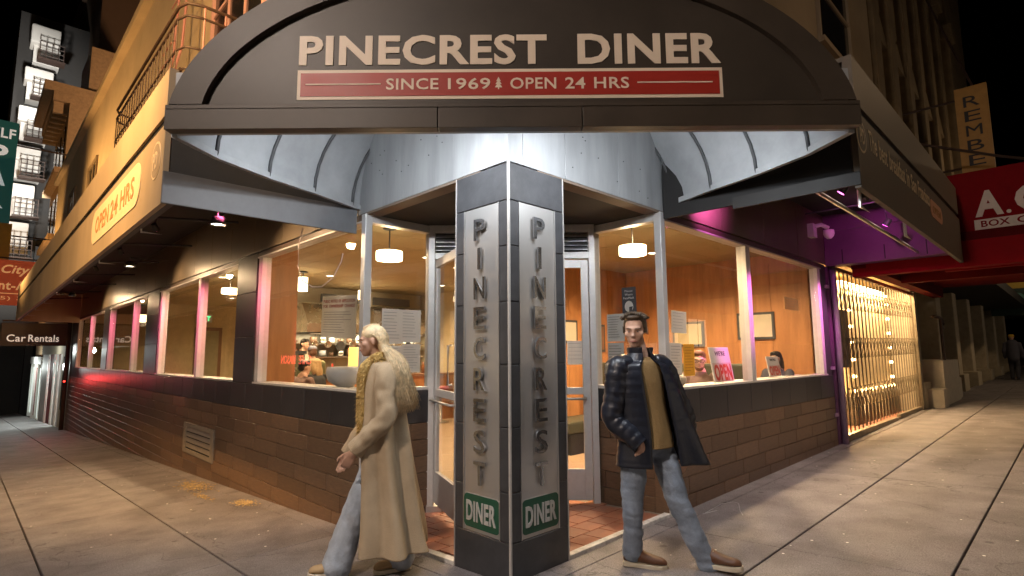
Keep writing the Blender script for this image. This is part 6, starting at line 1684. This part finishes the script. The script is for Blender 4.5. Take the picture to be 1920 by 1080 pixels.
    cr_ = [(W_(1.455, -0.965, 4.13), 0.085, 0.075), (W_(1.43, -0.965, 4.13), 0.155, 0.095), (W_(1.385, -0.965, 4.13), 0.205, 0.125), (W_(1.25, -0.96, 4.13), 0.222, 0.160), (W_(1.05, -0.955, 4.13), 0.215, 0.168), (W_(0.85, -0.945, 4.13), 0.225, 0.190), (W_(0.55, -0.910, 4.13), 0.235, 0.205), (W_(0.25, -0.875, 4.12), 0.250, 0.232), (W_(0.115, -0.865, 4.12), 0.258, 0.245)]
    garment('coat', cr_, M_COAT, wo, th=0.010, arc=(34, 326), n=96, fold=0.26, folds=7, seed=2.2)
    sleeve('sleeve', [sN.lerp(neck, 0.4) - Vector((0, 0, 0.03)), sN + Vector((0, 0, -0.005)), sN.lerp(eN, 0.5), eN, eN.lerp(wN, 0.5), wN], [0.070, 0.078, 0.074, 0.070, 0.064, 0.060], M_COAT, wo, ridge=0.06, pitch=0.10, wr=0.26)
    sleeve('sleeve', [sF + Vector((0, 0, 0.015)), sF.lerp(eF, 0.5), eF, eF.lerp(wF, 0.5), wF], [0.078, 0.074, 0.066, 0.062, 0.055], M_COAT, wo, ridge=0.06, pitch=0.12, wr=0.12)
    for z0_, z1_, an0 in ((0.93, 0.80, 62), (1.40, 0.14, 118)):
        P = []
        for q in range(9):
            z = z0_ + (z1_ - z0_) * q / 8
            k_ = min(range(len(cr_)), key=lambda i_: abs(cr_[i_][0].z - z)); 
            lo_ = max([r_ for r_ in cr_ if r_[0].z >= z], key=lambda r_: -r_[0].z); hi_ = min([r_ for r_ in cr_ if r_[0].z <= z], key=lambda r_: -r_[0].z)
            t_ = 0 if lo_ is hi_ else (lo_[0].z - z) / (lo_[0].z - hi_[0].z)
            c = lo_[0].lerp(hi_[0], t_); a_ = math.radians(an0)
            u = (1.455 - z) / 1.34
            w_ = 1 + 0.26 * u * 0.0
            P.append(c + bf * (math.cos(a_) * (lo_[2] + (hi_[2] - lo_[2]) * t_) * w_) + br * (-math.sin(a_) * (lo_[1] + (hi_[1] - lo_[1]) * t_) * w_))
        if an0 == 62: MB().tube(P, 0.006, 5).build('pocket_slit', mat('dark_pocket_lining', (0.10, 0.075, 0.05), 0.9), wo)  # dark tube marks the pocket slit
    # fur collar down both front edges
    fu = MB()
    for s_ in (-1, 1):
        P = []
        for z, an, k_ in ((1.45, 92, 0.98), (1.45, 75, 1.0), (1.420, 52, 1.05), (1.36, 38, 1.02), (1.22, 33, 1.02), (1.05, 33, 1.03), (0.93, 34, 1.04)):
            u = (1.455 - z) / (1.455 - 0.115)
            c = W_(z, -0.965 + 0.01 * u, 4.13)
            rx_ = 0.085 if z > 1.48 else (0.13 if z > 1.4 else 0.21); ry_ = 0.085 if z > 1.48 else (0.115 if z > 1.4 else 0.158)
            P.append(tuple(c + bf * (math.cos(math.radians(an)) * ry_ * k_) + br * (s_ * math.sin(math.radians(an)) * rx_ * k_)))
        path = [Vector(q) for q in catmull(P, 14)]
        fu.tube(path, [0.030 if i < 4 else 0.042 if i < len(path) - 10 else 0.034 for i in range(len(path))], 10)
        for i, p in enumerate(path):
            for q in range(26):
                d = Vector((random.gauss(0, 1), random.gauss(0, 1), random.gauss(-0.3, 1))).normalized()
                a = p + d * 0.034; b2 = p + d * random.uniform(0.050, 0.072) + Vector((0, 0, -0.012))
                t = d.cross(Vector((0, 0, 1))).normalized() * 0.004
                fu.add([a - t, a + t, b2], [(0, 1, 2)])
    fu.build('fur_collar', M_FUR, wo, smooth=True, fix=False)
    M_SH = mat('tan_suede', (0.46, 0.32, 0.17), 0.8); M_SO = mat('cream_sole', (0.70, 0.64, 0.52), 0.6)
    shoe('shoe', aB, -VX * 0.9 - VY * 0.42, wo, M_SH, M_SO, 0.255, gz(aB.x, aB.y) + 0.002)
    shoe('shoe', aF, -VX * 0.95 - VY * 0.30, wo, M_SH, M_SO, 0.255, gz(aF.x, aF.y) + 0.004, tiltv=0.1)
build_woman()

# ------------------------------------------------------------------ seated diners and a passer-by
def diner_person(seat, face, label, top, hair_c, skin=SKIN2, glasses=False, beard=False, long_hair=False, head_z=1.22, cap=None, coarse=False):
    """Seated figure: hips on a 0.47 m seat, forearms towards the table."""
    s_ = Vector((seat[0], seat[1], 0)); f = Vector((*face, 0)).normalized(); r = f.cross(Vector((0, 0, 1)))
    p = thing('person', s_, label, 'person')
    dz = head_z - 1.22
    up_ = lambda z: Vector((0, 0, z))
    pel = s_ + up_(0.56 + dz * 0.2); ch_ = s_ + f * 0.05 + up_(0.95 + dz * 0.8); nk = s_ + f * 0.06 + up_(1.08 + dz); hc = s_ + f * 0.10 + up_(1.22 + dz)
    H = frame_of(hc, f + up_(-0.1))
    parts = head_parts(H) + [('c', hc - up_(0.06), nk, 0.048, 0.056), ('c', nk, ch_, 0.08, 0.12), ('c', ch_, pel, 0.13, 0.13)]
    cl = [('c', nk - up_(0.045), ch_, 0.095, 0.145), ('c', ch_, pel, 0.15, 0.15)]
    legs = []
    for q in (-1, 1):
        sh_ = nk + r * (q * 0.17) - up_(0.06); el = sh_ + r * (q * 0.05) + f * 0.10 - up_(0.26); wr_ = el + f * 0.22 - r * (q * 0.12) + up_(0.06)
        kn = pel + r * (q * 0.11) + f * 0.42 - up_(0.04); an = kn - up_(0.43) + f * 0.02
        parts += [('c', sh_, el, 0.045, 0.038), ('c', el, wr_, 0.036, 0.026), ('c', pel + r * (q * 0.09), kn, 0.07, 0.05), ('c', kn, an, 0.048, 0.035)]
        parts += hand_parts(wr_, f - r * (q * 0.4), up_(-1), 1.0, 0.5, q)
        cl += [('c', sh_, el, 0.066, 0.056), ('c', el, wr_ - (wr_ - el) * 0.08, 0.055, 0.042)]
        legs += [('c', pel + r * (q * 0.09), kn, 0.088, 0.07), ('c', kn, an + up_(0.02), 0.068, 0.055)]
    v = 0.012 if coarse else 0.0085
    blob('body', parts, skin, p, v, 3)
    blob('top', cl, top, p, 0.013, 4, paint=displace(lambda q: 0.007 * noise.noise(q * 14)))
    blob('trousers', legs + [('c', pel, pel + up_(0.08), 0.14, 0.14)], mat('dark_trousers', (0.03, 0.03, 0.04), 0.8), p, 0.016, 3)
    if not coarse: eyes(H, p, 1.0, hair_c)
    hp = [('e', H @ Vector((0, -0.020, 0.052)), (0.081, 0.095, 0.074), H.to_3x3()), ('e', H @ Vector((0, 0.040, 0.095)), (0.060, 0.045, 0.028), H.to_3x3()), ('e', H @ Vector((0, -0.07, 0.0)), (0.07, 0.042, 0.06), H.to_3x3())]
    if long_hair: hp += [('e', H @ Vector((0, -0.075, -0.10)), (0.085, 0.045, 0.12), H.to_3x3()), ('e', H @ Vector((0.075, -0.02, -0.04)), (0.02, 0.05, 0.10), H.to_3x3()), ('e', H @ Vector((-0.075, -0.02, -0.04)), (0.02, 0.05, 0.10), H.to_3x3())]
    blob('hair', hp, hair_c, p, 0.009, 3, paint=displace(lambda q: 0.006 * noise.noise(q * 60)))
    if beard:
        blob('beard', [('e', H @ Vector((0, 0.044, -0.088)), (0.050, 0.044, 0.034), H.to_3x3()), ('e', H @ Vector((0.046, 0.02, -0.055)), (0.018, 0.03, 0.04), H.to_3x3()), ('e', H @ Vector((-0.046, 0.02, -0.055)), (0.018, 0.03, 0.04), H.to_3x3()), ('e', H @ Vector((0, 0.083, -0.044)), (0.026, 0.012, 0.006), H.to_3x3())], hair_c, p, 0.007, 2)
    if glasses:
        g_ = MB()
        for q in (-1, 1):
            g_.tube([H @ Vector((q * 0.033 + 0.025 * math.cos(t * 0.5236), 0.096, 0.003 + 0.020 * math.sin(t * 0.5236))) for t in range(13)], 0.0026, 6)
            g_.tube([H @ Vector((q * 0.058, 0.094, 0.006)), H @ Vector((q * 0.078, -0.01, 0.008))], 0.0024, 6)
        g_.tube([H @ Vector((-0.008, 0.097, 0.004)), H @ Vector((0.008, 0.097, 0.004))], 0.0026, 6)
        g_.build('glasses', M_INK, p, smooth=True)
    if cap:
        blob('cap', [('e', H @ Vector((0, -0.01, 0.075)), (0.088, 0.102, 0.065), H.to_3x3())], cap, p, 0.009, 3)
    return p
c = ony((1316, 676), 0.52)
diner_person((c.x + 0.08, 0.60), (CAM.x - c.x + 0.4, CAM.y - 0.5), 'bearded man with glasses looking out of the right window', mat('brown_jacket', (0.16, 0.10, 0.085), 0.8), mat('auburn_hair', (0.13, 0.06, 0.03), 0.5), glasses=True, beard=True, head_z=c.z)
c = ony((1456, 674), 0.50)
diner_person((c.x + 0.08, 0.50), (-1.0, 0.05), 'dark haired diner in dark coat behind the far right window', mat('dark_coat', (0.05, 0.05, 0.07), 0.8), mat('black_hair', (0.012, 0.011, 0.012), 0.4), long_hair=True, head_z=c.z)
M_BK = mat('black_hair', (0.012, 0.011, 0.012), 0.4)
c = ony((600, 686), 6.3)
diner_person((c.x, 6.3), (-0.5, 1.0), 'blonde diner in dark top seated behind the first left window', mat('black_top', (0.02, 0.02, 0.022), 0.8), mat('sandy_hair', (0.42, 0.27, 0.12), 0.5), long_hair=True, head_z=c.z, coarse=True)
c = ony((566, 646), 8.8)
diner_person((c.x, 8.8), (0.3, -1.0), 'cook in cream shirt standing behind the counter at left', mat('cream_shirt', (0.55, 0.50, 0.40), 0.8), M_BK, head_z=c.z, coarse=True)
c = ony((588, 662), 7.3)
diner_person((c.x, 7.3), (0.2, 1.0), 'diner in grey blue cap and olive jacket sitting at the counter', mat('olive_jacket', (0.16, 0.17, 0.08), 0.8), mat('auburn_hair', (0.13, 0.06, 0.03), 0.5), cap=mat('grey_blue_cap', (0.22, 0.24, 0.32), 0.8), head_z=c.z, coarse=True)
c = ony((562, 690), 5.9)
diner_person((c.x, 5.9), (1.0, 0.3), 'dark haired diner in brown jacket beside the wood partition', MATS['brown_jacket'], M_BK, head_z=c.z, coarse=True)

def passer_by():
    f_ = ong((1905, 712))
    p = thing('person', f_, 'distant person in dark clothes and yellow cap on the right pavement', 'person')
    z = f_.z; X = Vector((1, 0, 0)); Yv = Vector((0, 1, 0)); at = lambda dx, dy, h: Vector((f_.x + dx, f_.y + dy, z + h))
    H = frame_of(at(0, 0, 1.62), (1, 0, 0))
    blob('body', head_parts(H) + [('c', at(0, 0, 1.56), at(0, 0, 1.45), 0.05, 0.06), ('c', at(0, 0, 1.4), at(0, 0, 1.0), 0.14, 0.13), ('c', at(0, 0.09, 0.95), at(0.1, 0.09, 0.5), 0.08, 0.06), ('c', at(0.1, 0.09, 0.5), at(0.02, 0.09, 0.08), 0.055, 0.04), ('c', at(0, -0.09, 0.95), at(0.05, -0.09, 0.5), 0.08, 0.06), ('c', at(0.05, -0.09, 0.5), at(-0.2, -0.09, 0.1), 0.055, 0.04)], SKIN, p, 0.016, 3)
    blob('coat', [('c', at(0, 0, 1.38), at(0, 0, 0.85), 0.18, 0.19), ('c', at(0, 0.2, 1.38), at(-0.02, 0.26, 1.1), 0.075, 0.065), ('c', at(-0.02, 0.26, 1.1), at(0.1, 0.25, 0.85), 0.065, 0.05), ('c', at(0, -0.2, 1.38), at(0.02, -0.26, 1.1), 0.075, 0.065), ('c', at(0.02, -0.26, 1.1), at(0.12, -0.25, 0.86), 0.065, 0.05)], mat('dark_coat', (0.05, 0.05, 0.07), 0.8), p, 0.018, 3)
    blob('trousers', [('c', at(0, 0.09, 0.95), at(0.1, 0.09, 0.5), 0.1, 0.08), ('c', at(0.1, 0.09, 0.5), at(0.02, 0.09, 0.08), 0.08, 0.065), ('c', at(0, -0.09, 0.95), at(0.05, -0.09, 0.5), 0.1, 0.08), ('c', at(0.05, -0.09, 0.5), at(-0.2, -0.09, 0.1), 0.08, 0.065)], mat('dark_trousers', (0.03, 0.03, 0.04), 0.8), p, 0.018, 3)
    blob('cap', [('e', H @ Vector((0, -0.01, 0.06)), (0.095, 0.11, 0.075), H.to_3x3())], mat('yellow_knit', (0.45, 0.28, 0.03), 0.9), p, 0.012, 2)
    for dx, dy in ((0.05, 0.09), (-0.17, -0.09)):
        a = at(dx, dy, 0); shoe('shoe', a, (1, 0), p, M_INK, M_RIB, 0.28, gz(a.x, a.y) + 0.003)
passer_by()

bpy.data.scenes.remove(SCRATCH)
